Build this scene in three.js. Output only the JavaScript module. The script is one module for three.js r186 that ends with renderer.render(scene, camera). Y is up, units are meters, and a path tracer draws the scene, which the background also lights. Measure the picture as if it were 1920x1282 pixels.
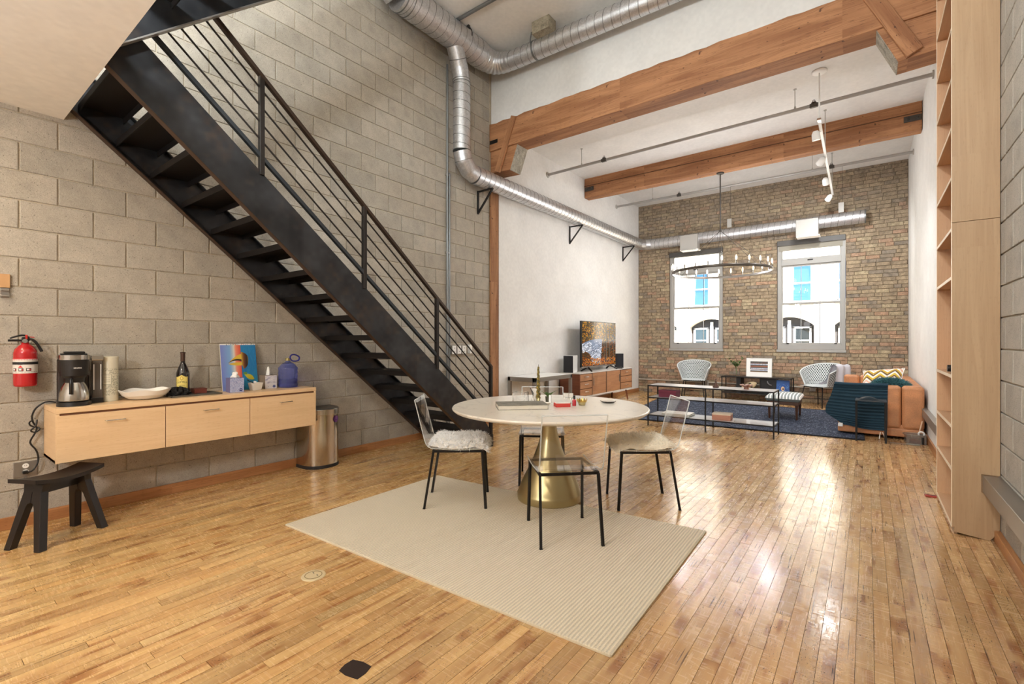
import * as THREE from 'three';
import { RoundedBoxGeometry } from 'three/addons/geometries/RoundedBoxGeometry.js';
import { mergeGeometries } from 'three/addons/utils/BufferGeometryUtils.js';
import { Sky } from 'three/addons/objects/Sky.js';
import { RectAreaLightUniformsLib } from 'three/addons/lights/RectAreaLightUniformsLib.js';

// ---------- camera, sky, sun, exposure ----------
const scene = new THREE.Scene();
const camera = new THREE.PerspectiveCamera(72.13, 1920 / 1282, 0.05, 200);
camera.position.set(4.84, 1.33, 0);
camera.rotation.y = Math.atan(667 / 880);
camera.setViewOffset(1920, 1282, 0, 2, 1920, 1282);
scene.add(camera);
const renderer = new THREE.WebGLRenderer();
renderer.toneMapping = THREE.LinearToneMapping;
renderer.toneMappingExposure = 1.0;
renderer.shadowMap.enabled = true;
RectAreaLightUniformsLib.init();

const sky = new Sky();
sky.name = 'sky'; sky.scale.setScalar(900);
const su = sky.material.uniforms;
su.turbidity.value = 3; su.rayleigh.value = 1.6; su.mieCoefficient.value = 0.004; su.mieDirectionalG.value = 0.8;
const sunDir = new THREE.Vector3(0.35, 0.95, 0.85).normalize();
su.sunPosition.value.copy(sunDir);
scene.add(sky);
scene.backgroundIntensity = 0.4; scene.environmentIntensity = 0.4;

const sun = new THREE.DirectionalLight(new THREE.Color(1, 0.97, 0.93), 36);
sun.name = 'sunlight';
sun.position.copy(sunDir).multiplyScalar(40).add(new THREE.Vector3(2.5, 2, -14));
sun.target.position.set(2.5, 2, -14);
sun.castShadow = true;
Object.assign(sun.shadow.camera, { left: -22, right: 22, top: 22, bottom: -22, near: 1, far: 90 });
sun.shadow.mapSize.set(2048, 2048);
scene.add(sun, sun.target);
// strengths of the chandelier, track, unseen downlights and added fill globes
const CH_I = 0.8, TR_I = 11, DL_I = 8.5, GL_I = 22;

// ---------- small tools ----------
let seed = 7;
const rnd = () => { seed = (seed * 1664525 + 1013904223) >>> 0; return seed / 4294967296; };
const rr = (a, b) => a + (b - a) * rnd();
const V = (x, y, z) => new THREE.Vector3(x, y, z);
const PI = Math.PI;
const RAD = (d) => d * PI / 180;

// periodic value noise for textures
function noise2(per, sd) {
  const g = new Float32Array(per * per); let s = sd * 7919 + 13;
  for (let i = 0; i < g.length; i++) { s = (s * 1664525 + 1013904223) >>> 0; g[i] = s / 4294967296; }
  const sm = (t) => t * t * (3 - 2 * t);
  return (x, y) => {
    x *= per; y *= per;
    const xi = Math.floor(x), yi = Math.floor(y), fx = sm(x - xi), fy = sm(y - yi);
    const a = ((xi % per) + per) % per, b = (a + 1) % per, c = ((yi % per) + per) % per, d = (c + 1) % per;
    return (g[c * per + a] * (1 - fx) + g[c * per + b] * fx) * (1 - fy) + (g[d * per + a] * (1 - fx) + g[d * per + b] * fx) * fy;
  };
}
// data texture from a function (u, v) -> [r, g, b] (0..1, sRGB when srgb)
function dtex(w, h, fn, srgb = true, rx = 1, ry = 1) {
  const d = new Uint8Array(w * h * 4);
  for (let j = 0; j < h; j++) for (let i = 0; i < w; i++) {
    const c = fn(i / w, j / h, i, j), k = (j * w + i) * 4;
    const q = Array.isArray(c) ? c : [c, c, c];
    for (let n = 0; n < 3; n++) d[k + n] = Math.max(0, Math.min(255, q[n] * 255));
    d[k + 3] = 255;
  }
  const t = new THREE.DataTexture(d, w, h);
  t.wrapS = t.wrapT = THREE.RepeatWrapping; t.magFilter = THREE.LinearFilter; t.minFilter = THREE.LinearMipmapLinearFilter; t.generateMipmaps = true;
  if (srgb) t.colorSpace = THREE.SRGBColorSpace;
  t.repeat.set(rx, ry); t.needsUpdate = true;
  return t;
}
function ctex(w, h, draw) {
  const c = document.createElement('canvas'); c.width = w; c.height = h;
  draw(c.getContext('2d'), w, h);
  const t = new THREE.CanvasTexture(c); t.colorSpace = THREE.SRGBColorSpace; t.anisotropy = 4;
  return t;
}
const mix = (a, b, t) => a.map((v, i) => v + (b[i] - v) * t);
const hex = (h) => [(h >> 16 & 255) / 255, (h >> 8 & 255) / 255, (h & 255) / 255];
const std = (o) => new THREE.MeshStandardMaterial(o);
const phy = (o) => new THREE.MeshPhysicalMaterial(o);

// geometry: everything is non-indexed with position, normal, uv (uv in metres)
let uvShift = 0;
function fin(g, uv = true, keepUV = false) {
  if (g.index) g = g.toNonIndexed();
  for (const k of Object.keys(g.attributes)) if (!['position', 'normal', 'uv', 'color'].includes(k)) g.deleteAttribute(k);
  g.morphAttributes = {}; g.clearGroups();
  if (!g.attributes.normal) g.computeVertexNormals();
  if (keepUV && g.attributes.uv) return g;
  const p = g.attributes.position, n = g.attributes.normal, u = new Float32Array(p.count * 2);
  g.computeBoundingBox(); const s = g.boundingBox.getSize(V());
  const dims = [s.x, s.y, s.z], L = dims.indexOf(Math.max(...dims));
  uvShift = (uvShift + 0.371) % 10;
  for (let i = 0; i < p.count; i += 3) {
    const f = [0, 0, 0];
    for (let k = 0; k < 3; k++) { f[0] += Math.abs(n.getX(i + k)); f[1] += Math.abs(n.getY(i + k)); f[2] += Math.abs(n.getZ(i + k)); }
    const A = f.indexOf(Math.max(...f));
    let ax = [0, 1, 2].filter((k) => k !== A);
    if (ax[0] === L) ax = [ax[1], ax[0]];
    for (let k = 0; k < 3; k++) {
      const c = [p.getX(i + k), p.getY(i + k), p.getZ(i + k)];
      u[(i + k) * 2] = c[ax[0]] + uvShift + A * 0.13; u[(i + k) * 2 + 1] = c[ax[1]] + uvShift * 1.7;
    }
  }
  g.setAttribute('uv', new THREE.BufferAttribute(u, 2));
  return g;
}
const T = (g, x = 0, y = 0, z = 0, rx = 0, ry = 0, rz = 0) => {
  if (rx || ry || rz) g.applyMatrix4(new THREE.Matrix4().makeRotationFromEuler(new THREE.Euler(rx, ry, rz)));
  return g.translate(x, y, z);
};
// box given by centre; r rounds the edges
function bx(w, h, d, x = 0, y = 0, z = 0, r = 0, seg = 1) {
  const g = r > 0 ? new RoundedBoxGeometry(w, h, d, seg, Math.min(r, w / 2.01, h / 2.01, d / 2.01)) : new THREE.BoxGeometry(w, h, d);
  return fin(g).translate(x, y, z);
}
// box given by its two corners
const b2 = (x0, y0, z0, x1, y1, z1, r = 0) => bx(Math.abs(x1 - x0), Math.abs(y1 - y0), Math.abs(z1 - z0), (x0 + x1) / 2, (y0 + y1) / 2, (z0 + z1) / 2, r);
const cyl = (r0, r1, h, x = 0, y = 0, z = 0, seg = 24) => fin(new THREE.CylinderGeometry(r1, r0, h, seg)).translate(x, y + h / 2, z);
function rod(a, b, r, seg = 10) {
  const d = b.clone().sub(a), g = new THREE.CylinderGeometry(r, r, d.length(), seg);
  g.applyQuaternion(new THREE.Quaternion().setFromUnitVectors(V(0, 1, 0), d.clone().normalize()));
  return fin(g).translate((a.x + b.x) / 2, (a.y + b.y) / 2, (a.z + b.z) / 2);
}
// square bar from a to b, width w, thickness t
function bar(a, b, w, t = w, roll = 0) {
  const d = b.clone().sub(a), g = bx(w, d.length(), t, 0, 0, 0, Math.min(w, t) * 0.12);
  if (roll) g.rotateY(roll);
  g.applyQuaternion(new THREE.Quaternion().setFromUnitVectors(V(0, 1, 0), d.clone().normalize()));
  return g.translate((a.x + b.x) / 2, (a.y + b.y) / 2, (a.z + b.z) / 2);
}
const lathe = (pts, seg = 40) => fin(new THREE.LatheGeometry(pts.map((p) => new THREE.Vector2(p[0], p[1])), seg));
function tube(pts, r, seg = 60, rs = 10, closed = false) {
  return fin(new THREE.TubeGeometry(new THREE.CatmullRomCurve3(pts, closed, 'catmullrom', 0.5), seg, r, rs, closed));
}
// outline in (x, y) extruded along z
function ext(pts, depth, bevel = 0, curveSegments = 8) {
  const s = pts instanceof THREE.Shape ? pts : new THREE.Shape(pts.map((p) => new THREE.Vector2(p[0], p[1])));
  return fin(new THREE.ExtrudeGeometry(s, { depth, bevelEnabled: bevel > 0, bevelSize: bevel, bevelThickness: bevel, bevelOffset: -bevel, bevelSegments: 2, curveSegments }));
}
const mg = (list) => list.length === 1 ? list[0] : mergeGeometries(list);
// surface from fn(u, v) -> Vector3, with its own uv
function surf(fn, nu, nv, uvs = [1, 1]) {
  const pos = [], uv = [];
  const P = []; for (let j = 0; j <= nv; j++) for (let i = 0; i <= nu; i++) P.push(fn(i / nu, j / nv));
  const at = (i, j) => j * (nu + 1) + i, idx = [];
  for (const p of P) pos.push(p.x, p.y, p.z);
  for (let j = 0; j <= nv; j++) for (let i = 0; i <= nu; i++) uv.push(i / nu * uvs[0], j / nv * uvs[1]);
  for (let j = 0; j < nv; j++) for (let i = 0; i < nu; i++) idx.push(at(i, j), at(i + 1, j), at(i + 1, j + 1), at(i, j), at(i + 1, j + 1), at(i, j + 1));
  const g = new THREE.BufferGeometry();
  g.setAttribute('position', new THREE.Float32BufferAttribute(pos, 3)); g.setAttribute('uv', new THREE.Float32BufferAttribute(uv, 2));
  g.setIndex(idx); g.computeVertexNormals();
  return g.toNonIndexed();
}
const tint = (g, c) => { const n = g.attributes.position.count, a = new Float32Array(n * 3); for (let i = 0; i < n; i++) { a[i * 3] = c[0]; a[i * 3 + 1] = c[1]; a[i * 3 + 2] = c[2]; } g.setAttribute('color', new THREE.BufferAttribute(a, 3)); return g; };
const planeUV = (w, h) => fin(new THREE.PlaneGeometry(w, h), true, true);

// names, labels
const used = {};
function numbered(n) { used[n] = (used[n] ?? -1) + 1; return used[n] ? n + '_' + String(used[n]).padStart(3, '0') : n; }
function part(name, geo, m, parent, label) {
  const o = new THREE.Mesh(Array.isArray(geo) ? mg(geo) : geo, m);
  parent.userData.kids = parent.userData.kids || {}; const k = parent.userData.kids;
  k[name] = (k[name] ?? -1) + 1; o.name = k[name] ? name + '_' + String(k[name]).padStart(3, '0') : name;
  o.castShadow = o.receiveShadow = true; if (label) o.userData.label = label;
  parent.add(o); return o;
}
function thing(name, label, category, pos = [0, 0, 0], turn = 0, group) {
  const o = new THREE.Group(); o.name = numbered(name); o.position.set(...pos); o.rotation.y = turn;
  o.userData = { label, category }; if (group) o.userData.group = group;
  scene.add(o); return o;
}
function solo(name, label, category, geo, m, pos = [0, 0, 0], turn = 0, group) {
  const o = new THREE.Mesh(Array.isArray(geo) ? mg(geo) : geo, m); o.name = numbered(name); o.position.set(...pos); o.rotation.y = turn;
  o.userData = { label, category }; if (group) o.userData.group = group;
  o.castShadow = o.receiveShadow = true; scene.add(o); return o;
}
function struct(name, geo, m) {
  const o = geo ? new THREE.Mesh(Array.isArray(geo) ? mg(geo) : geo, m) : new THREE.Group();
  o.name = name; o.userData.kind = 'structure'; o.castShadow = o.receiveShadow = true; scene.add(o); return o;
}
function copyOf(src, name, label, pos, turn = 0) {
  const c = src.clone(); c.name = numbered(name); c.userData = { ...src.userData, label }; c.position.set(...pos); c.rotation.set(0, turn, 0); scene.add(c); return c;
}
// ---------- textures and materials ----------
const n8 = noise2(8, 1), n16 = noise2(16, 2), n32 = noise2(32, 3), n64 = noise2(64, 4), n128 = noise2(128, 5), n256 = noise2(256, 6);
const fbm = (x, y) => n8(x, y) * 0.4 + n16(x, y) * 0.25 + n32(x, y) * 0.18 + n64(x, y) * 0.1 + n128(x, y) * 0.07;

// concrete block face: 0.8 m tile
const blockTex = dtex(512, 512, (u, v) => {
  let k = 0.93 + (fbm(u, v) - 0.5) * 0.16 + (n256(u, v) - 0.5) * 0.13;
  const pit = n128(u + 0.3, v + 0.7) * 0.6 + n256(u + 0.1, v) * 0.4; if (pit > 0.83) k -= 0.30;
  return [k, k, k];
}, true, 1 / 0.8, 1 / 0.8);
const blockBump = dtex(512, 512, (u, v) => {
  let k = 0.6 + (n256(u, v) - 0.5) * 0.5 + (n64(u, v) - 0.5) * 0.3;
  const pit = n128(u + 0.3, v + 0.7) * 0.6 + n256(u + 0.1, v) * 0.4; if (pit > 0.83) k = 0;
  return k;
}, false, 1 / 0.8, 1 / 0.8);
const M = {};
M.block = std({ map: blockTex, bumpMap: blockBump, bumpScale: 0.0025, roughness: 0.93, vertexColors: true });
M.mortar = std({ color: 0xc9bba4, map: blockTex, bumpMap: blockBump, bumpScale: 0.002, roughness: 0.95 });
const brickTex = dtex(256, 256, (u, v) => {
  let k = 0.88 + (fbm(u, v) - 0.5) * 0.5 + (n128(u, v) - 0.5) * 0.25; if (n64(u + 0.5, v) * n128(u, v + 0.2) > 0.62) k -= 0.35; return [k, k, k * 0.99];
}, true, 1 / 0.5, 1 / 0.5);
M.brick = std({ map: brickTex, bumpMap: brickTex, bumpScale: 0.004, roughness: 0.92, vertexColors: true });
M.brickMortar = std({ color: 0x8d7b66, map: brickTex, roughness: 0.95 });

// floor maple boards: u across (0.5 m), v along (1.5 m)
const floorFn = (u, v) => {
  const g = n256(u, v * 0.05) * 0.5 + n128(u, v * 0.08 + 0.3) * 0.5;
  const bl = n8(u, v * 0.5 + 0.4) * 0.55 + n32(u, v * 0.12) * 0.45;
  let c = mix([0.86, 0.715, 0.475], [0.73, 0.565, 0.36], Math.max(0, Math.min(1, bl * 1.3 - 0.2 + (g - 0.5) * 0.35)));
  const red = n16(u + 0.2, v * 0.5 + 0.6); if (red > 0.74) c = mix(c, [0.58, 0.38, 0.21], Math.min(0.75, (red - 0.74) * 4));
  const st = n128(u + 0.4, v * 0.045) * 0.6 + n32(u, v * 0.16 + 0.1) * 0.4; if (st > 0.80) c = mix(c, [0.24, 0.13, 0.07], Math.min(0.75, (st - 0.80) * 9));
  const wear = n8(u + 0.6, v * 0.7 + 0.2), spk = n256(u, v * 1.2 + 0.15); if (wear > 0.62 && spk > 0.87) c = mix(c, [0.16, 0.09, 0.05], 0.7);
  return c;
};
const floorTex = dtex(1024, 1024, floorFn, true, 1 / 0.5, 1 / 1.5);
const floorRough = dtex(512, 512, (u, v) => {
  const a = n8(u, v) * 0.5 + n32(u, v) * 0.5, sc = n256(u * 0.05 + 0.2, v) * 0.5 + n128(u * 0.15, v + 0.4) * 0.5, gr = n256(u, v * 0.06);
  return [0, 0.16 + (a - 0.4) * 0.22 + (sc > 0.68 ? 0.2 : 0) + (gr > 0.78 ? 0.12 : 0), 0];
}, false, 1 / 0.9, 1 / 0.9);
const floorBump = dtex(1024, 1024, (u, v) => {
  const gr = n256(u * 2, v * 0.08), low = n16(u, v * 0.6), sc = n256(u * 0.08 + 0.2, v * 2), sc2 = n128(u * 0.2, v * 3 + u);
  return 0.5 + (gr - 0.5) * 0.2 + (low - 0.5) * 0.6 - (sc > 0.84 ? 0.3 : 0) - (sc2 > 0.9 ? 0.3 : 0);
}, false, 1 / 1.1, 1 / 1.1);
M.floor = phy({ ior: 1.8, map: floorTex, roughnessMap: floorRough, roughness: 1, bumpMap: floorBump, bumpScale: 0.0003, vertexColors: true });
M.subfloor = std({ color: 0x2a160b, roughness: 0.9 });

// woods: u across 0.5 m, v along 2 m
function woodTex(a, b, dark, str = 1, sd = 0) {
  return dtex(256, 512, (u, v) => {
    const w = n16(u + sd, v * 0.25) * 0.08;
    const g = n128((u + w), v * 0.06 + sd) * 0.5 + n32(u + w, v * 0.12 + sd) * 0.5, bl = n8(u + sd, v);
    let c = mix(a, b, Math.max(0, Math.min(1, 0.5 + (g - 0.5) * 1.3 * str + (bl - 0.5) * 0.6 * str)));
    const k = n256(u + 0.2, v * 0.2 + sd); if (k > 0.86) c = mix(c, dark, 0.35 * str);
    return c;
  }, true, 1 / 0.5, 1 / 2);
}
const beamTex = dtex(512, 512, (u, v) => {
  const w = n16(u, v * 0.3) * 0.1, g = n128(u + w, v * 0.05) * 0.55 + n32(u + w, v * 0.1) * 0.45, bl = n8(u, v * 0.5 + 0.3), ln = n256(u, v * 0.12);
  let c = mix([0.70, 0.50, 0.34], [0.56, 0.37, 0.235], Math.max(0, Math.min(1, 0.45 + (g - 0.5) * 1.5 + (bl - 0.5) * 0.9)));
  if (ln > 0.88) c = mix(c, [0.25, 0.14, 0.08], 0.35);
  const kn = n32(u + 0.4, v * 2); if (kn > 0.965) c = mix(c, [0.2, 0.11, 0.06], 0.6);
  return c;
}, true, 1 / 0.8, 1 / 2.4);
M.beam = std({ map: beamTex, bumpMap: beamTex, bumpScale: 0.004, roughness: 0.7 });
M.post = std({ map: beamTex, color: 0xf4f6f6, bumpMap: beamTex, bumpScale: 0.004, roughness: 0.75 });
M.beamEnd = std({ color: 0xb9b2a4, map: brickTex, bumpMap: brickTex, bumpScale: 0.006, roughness: 0.9 });
M.beamDark = std({ color: 0x5b3a24, roughness: 0.8 });
M.maple = std({ map: woodTex([0.93, 0.80, 0.635], [0.88, 0.735, 0.555], [0.76, 0.58, 0.40], 0.6), roughness: 0.42 });
M.shelfMaple = std({ map: woodTex([0.70, 0.585, 0.45], [0.63, 0.505, 0.375], [0.55, 0.42, 0.3], 0.6, 0.3), roughness: 0.45 });
M.shelfIn = std({ map: woodTex([0.80, 0.64, 0.49], [0.74, 0.57, 0.42], [0.6, 0.44, 0.3], 0.5, 0.4), roughness: 0.5 });
M.shelfEdge = std({ color: 0xf0dcc0, roughness: 0.5 });
M.walnut = std({ map: woodTex([0.76, 0.56, 0.40], [0.64, 0.44, 0.30], [0.4, 0.25, 0.16], 0.8, 0.6), roughness: 0.45 });
M.walnutSide = std({ map: woodTex([0.50, 0.29, 0.19], [0.40, 0.21, 0.13], [0.25, 0.12, 0.08], 0.9, 0.7), roughness: 0.45 });
M.baseboard = std({ map: woodTex([0.74, 0.53, 0.34], [0.63, 0.42, 0.25], [0.38, 0.22, 0.13], 1, 0.8), roughness: 0.45 });
M.darkWood = std({ color: 0x4a2c1c, roughness: 0.45 });

const paintTex = dtex(256, 256, (u, v) => { const k = 0.975 + (n64(u, v) - 0.5) * 0.03 + (n8(u, v) - 0.5) * 0.03; return [k, k, k]; }, true, 0.5, 0.5);
M.white = std({ color: 0xf2f0ec, map: paintTex, roughness: 0.85 });
M.ceiling = std({ color: 0xeeebe6, map: paintTex, roughness: 0.9 });
M.soffit = std({ color: 0xf4efe6, map: paintTex, roughness: 0.9 });
M.upperCeiling = std({ color: 0xf0ece6, map: paintTex, roughness: 0.9 });
M.header = std({ color: 0xe6e3de, map: paintTex, roughness: 0.9 });

const steelTex = dtex(256, 256, (u, v) => { const k = 0.20 + (n8(u, v) - 0.5) * 0.09 + (n32(u, v) - 0.5) * 0.04, r = Math.max(0, n8(u + 0.3, v + 0.1) * 0.6 + n32(u, v + 0.4) * 0.4 - 0.55); return [k + r * 0.22, k + r * 0.09, k * 1.03]; }, true, 0.8, 0.8);
M.blackSteel = std({ map: steelTex, metalness: 0.55, roughness: 0.42 });
M.railSteel = std({ color: 0x2a2420, metalness: 0.5, roughness: 0.45 });
M.treadSteel = std({ color: 0x1c1817, metalness: 0.4, roughness: 0.6 });
M.flange = std({ color: 0x4a3629, metalness: 0.4, roughness: 0.5 });  // lower stringer flange, its lit edge put into the paler brown
const spangle = dtex(256, 256, (u, v) => { const k = 0.83 + (n32(u, v) - 0.5) * 0.08 + (n64(u + 0.3, v) - 0.5) * 0.07; return [k, k, k * 1.01]; }, true, 2, 2);
const spangleR = dtex(256, 256, (u, v) => [0, 0.40 + (n32(u, v) - 0.5) * 0.08 + (n64(u + 0.3, v) - 0.5) * 0.06, 0], false, 2, 2);
M.galv = std({ map: spangle, roughnessMap: spangleR, roughness: 1, metalness: 0.9 });
M.galvDark = std({ color: 0x8a8c8c, metalness: 0.85, roughness: 0.4 });
M.grayPaint = std({ color: 0xb9b5ae, roughness: 0.5, metalness: 0.1 });
M.black = std({ color: 0x1a1817, roughness: 0.5 });
M.blackMetal = std({ color: 0x1d1a19, metalness: 0.4, roughness: 0.45 });
M.iron = std({ color: 0x4b4641, metalness: 0.5, roughness: 0.45 });
M.chrome = std({ color: 0xd8d8d8, metalness: 1, roughness: 0.18 });
M.stainless = std({ color: 0xc9c4bc, metalness: 1, roughness: 0.2 });
M.brushed = std({ color: 0x9b958d, metalness: 0.7, roughness: 0.4 });
M.brass = std({ color: 0xb8aa80, metalness: 0.92, roughness: 0.32 });
M.acrylic = phy({ color: 0xffffff, transmission: 1, thickness: 0, roughness: 0.02, ior: 1.5 });
M.acrylicEdge = phy({ color: 0xf4f6f5, transmission: 0.55, thickness: 0, roughness: 0.25, ior: 1.5 });
M.glass = phy({ color: 0xffffff, transmission: 1, thickness: 0, roughness: 0, ior: 1.45 });
M.clear = phy({ color: 0xffffff, transmission: 1, thickness: 0.004, roughness: 0.01, ior: 1.47 });
M.whitePlastic = std({ color: 0xf3f1ec, roughness: 0.4 });
M.blackPlastic = std({ color: 0x141313, roughness: 0.35 });
M.darkRubber = std({ color: 0x222020, roughness: 0.7 });
const marbleTex = dtex(512, 512, (u, v) => { const w = fbm(u, v), l = Math.abs(n8(u + w * 0.2, v + w * 0.3) - 0.5), k = l < 0.03 ? 0.86 : 0.93; return [k, k * 0.98, k * 0.945]; }, true, 0.7, 0.7);
M.tableTop = phy({ map: marbleTex, color: 0xf5f0e8, roughness: 0.28, clearcoat: 0.3, clearcoatRoughness: 0.15 });
M.marble = phy({ color: 0xf6f8fc, roughness: 0.16, clearcoat: 0.4 });
const leatherTex = dtex(256, 256, (u, v) => { const k = 0.95 + (n8(u, v) - 0.5) * 0.16 + (n128(u, v) - 0.5) * 0.1; return [0.80 * k, 0.55 * k, 0.37 * k]; }, true, 1.4, 1.4);
M.leather = std({ map: leatherTex, bumpMap: leatherTex, bumpScale: 0.002, roughness: 0.48 });
M.fur = std({ color: 0xfffaf2, roughness: 1 });
M.furTip = std({ color: 0xffffff, roughness: 1, side: THREE.DoubleSide });
M.furCream = std({ color: 0xfbeed6, roughness: 1 });
M.furCreamTip = std({ color: 0xfff6e6, roughness: 1, side: THREE.DoubleSide });
M.white2 = std({ color: 0xf7f6f3, roughness: 0.35 });
M.leaf = std({ color: 0x5f7c45, roughness: 0.6, side: THREE.DoubleSide });
M.stem = std({ color: 0x7a8a58, roughness: 0.7 });
// ---------- the room ----------
const ZB = -11.93, XR = 5.54, XRW = 5.47;
// piece with a chamfered face in the xy plane looking towards +z, back at z = 0
function faceBlock(x0, x1, y0, y1, d, c, tone) {
  const P = [], N = [], U = [], ox = rr(0, 5), oy = rr(0, 5);
  const quad = (a, b, e, f) => {
    const n = V(...b).sub(V(...a)).cross(V(...e).sub(V(...a))).normalize();
    for (const q of [a, b, e, a, e, f]) { P.push(...q); N.push(n.x, n.y, n.z); U.push(q[0] + ox + q[2] * Math.abs(n.x), q[1] + oy + q[2] * Math.abs(n.y)); }
  };
  const B = [[x0, y0, 0], [x1, y0, 0], [x1, y1, 0], [x0, y1, 0]], Mm = B.map((p) => [p[0], p[1], d - c]);
  const F = [[x0 + c, y0 + c, d], [x1 - c, y0 + c, d], [x1 - c, y1 - c, d], [x0 + c, y1 - c, d]];
  quad(...F);
  for (let i = 0; i < 4; i++) { const j = (i + 1) % 4; quad(Mm[i], Mm[j], F[j], F[i]); quad(B[i], B[j], Mm[j], Mm[i]); }
  const g = new THREE.BufferGeometry();
  g.setAttribute('position', new THREE.Float32BufferAttribute(P, 3)); g.setAttribute('normal', new THREE.Float32BufferAttribute(N, 3)); g.setAttribute('uv', new THREE.Float32BufferAttribute(U, 2));
  return tint(g, tone);
}
const CAMT = Math.atan(667 / 880), CT = Math.cos(CAMT), ST = Math.sin(CAMT);
function seen(x, y, z) { // rough size in the frame of 1 m there, 0 when outside
  const dx = x - 4.84, dy = y - 1.33, dz = -z, w = -ST * dx + CT * dz, u = CT * dx + ST * dz;
  if (w < 0.3) return 0;
  const px = 960 + 880 * u / w, py = 639 - 880 * dy / w;
  return px < -60 || px > 1980 || py < -60 || py > 1340 ? 0 : 880 / w;
}
// pieces: [{geo, x, y, z, size}] -> the 300 that show largest as parts, the rest as one
function lay(parent, name, rest, pieces, m, most = 300) {
  pieces.sort((a, b) => b.size - a.size);
  pieces.slice(0, most).forEach((p) => part(name, p.geo, m, parent));
  const r = pieces.slice(most);
  if (r.length) part(rest, r.map((p) => p.geo), m, parent).userData.kind = 'stuff';
}

// floor: maple strips running away from the camera
const floor = struct('floor', b2(-0.3, -0.25, -12.3, 5.9, -0.014, 4.3), M.subfloor);
{
  const W = 0.0632, pieces = [];
  const lin = (c) => c.map((v) => Math.pow(v, 2.2));
  for (let i = 0; i < 88; i++) {
    const x0 = -0.005 + i * W; let z = 0.9 + rr(0, 0.7);
    while (z > ZB) {
      let L = rr(0.4, 1.3); if (rnd() < 0.15) L = rr(0.22, 0.4);
      let z1 = z - L; if (z1 < ZB + 0.15) z1 = ZB;
      const g = new THREE.BoxGeometry(W - 0.0016, 0.013, z - z1 - 0.0020).toNonIndexed();
      const p = g.attributes.position, uv = g.attributes.uv, ox = rr(0, 6), oz = rr(0, 6);
      for (let k = 0; k < p.count; k++) uv.setXY(k, p.getX(k) + p.getY(k) + ox, p.getZ(k) + oz);
      const cx = x0 + W / 2, cz = (z + z1) / 2; g.translate(cx, -0.0068 + rr(-0.0004, 0.0004), cz);
      let t = rr(0.88, 1.05); if (rnd() < 0.12) t *= 0.82;
      const toRight = Math.min(1, Math.max(0, cx / 5.5)), k = rr(0.94, 1.03);
      tint(g, [t * (1 - 0.06 * toRight), t * k * (1 - 0.08 * toRight), t * k * k * (1 + 0.06 * toRight)]);  // boards turn cooler and slightly darker towards the right wall
      const hid = cx > 1.6 && cx < 3.9 && cz < -1.8 && cz > -3.2 ? 0.05 : 1;
      pieces.push({ geo: g, size: Math.min(seen(cx, 0, cz), 880) ** 2 * (z - z1) * hid });
      z = z1;
    }
  }
  lay(floor, 'plank', 'planks', pieces, M.floor);
  part('plank_floor_behind', b2(0, -0.014, 0.9, XR, -0.001, 4), M.floor, floor).geometry.attributes.uv.needsUpdate = true;
  tint(floor.children[floor.children.length - 1].geometry, [1, 1, 1]);
  // round cover plate and square dark patch let into the boards
  const cp = thing('floor_outlet_cover', 'round tan metal cover plate set in the wooden floor', 'floor plate', [2.335, 0, -1.441]);
  part('plate', lathe([[0, 0.004], [0.058, 0.004], [0.064, 0.003], [0.066, 0]], 40), std({ color: 0xdcc8a0, metalness: 0.3, roughness: 0.5 }), cp);
  part('ring', fin(new THREE.TorusGeometry(0.045, 0.0018, 6, 40)).rotateX(PI / 2).translate(0, 0.0042, 0), std({ color: 0x8a744c, metalness: 0.4, roughness: 0.5 }), cp);
  for (const s of [-1, 1]) part('slot', bx(0.012, 0.002, 0.004, s * 0.02, 0.0045, -0.012), M.black, cp);
  const hp = new THREE.Shape([[-0.052, -0.035], [-0.01, -0.044], [0.05, -0.04], [0.056, 0.0], [0.048, 0.04], [0.0, 0.046], [-0.05, 0.038], [-0.058, 0.002]].map((p) => new THREE.Vector2(...p)));
  solo('floor_patch', 'small square dark patch let into the floor boards near the rug', 'floor patch', T(ext(hp, 0.002), 0, 0, 0, -PI / 2), std({ color: 0x24130b, roughness: 0.8 }), [3.185, 0.0002, -1.132], 0.2);
}

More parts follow.
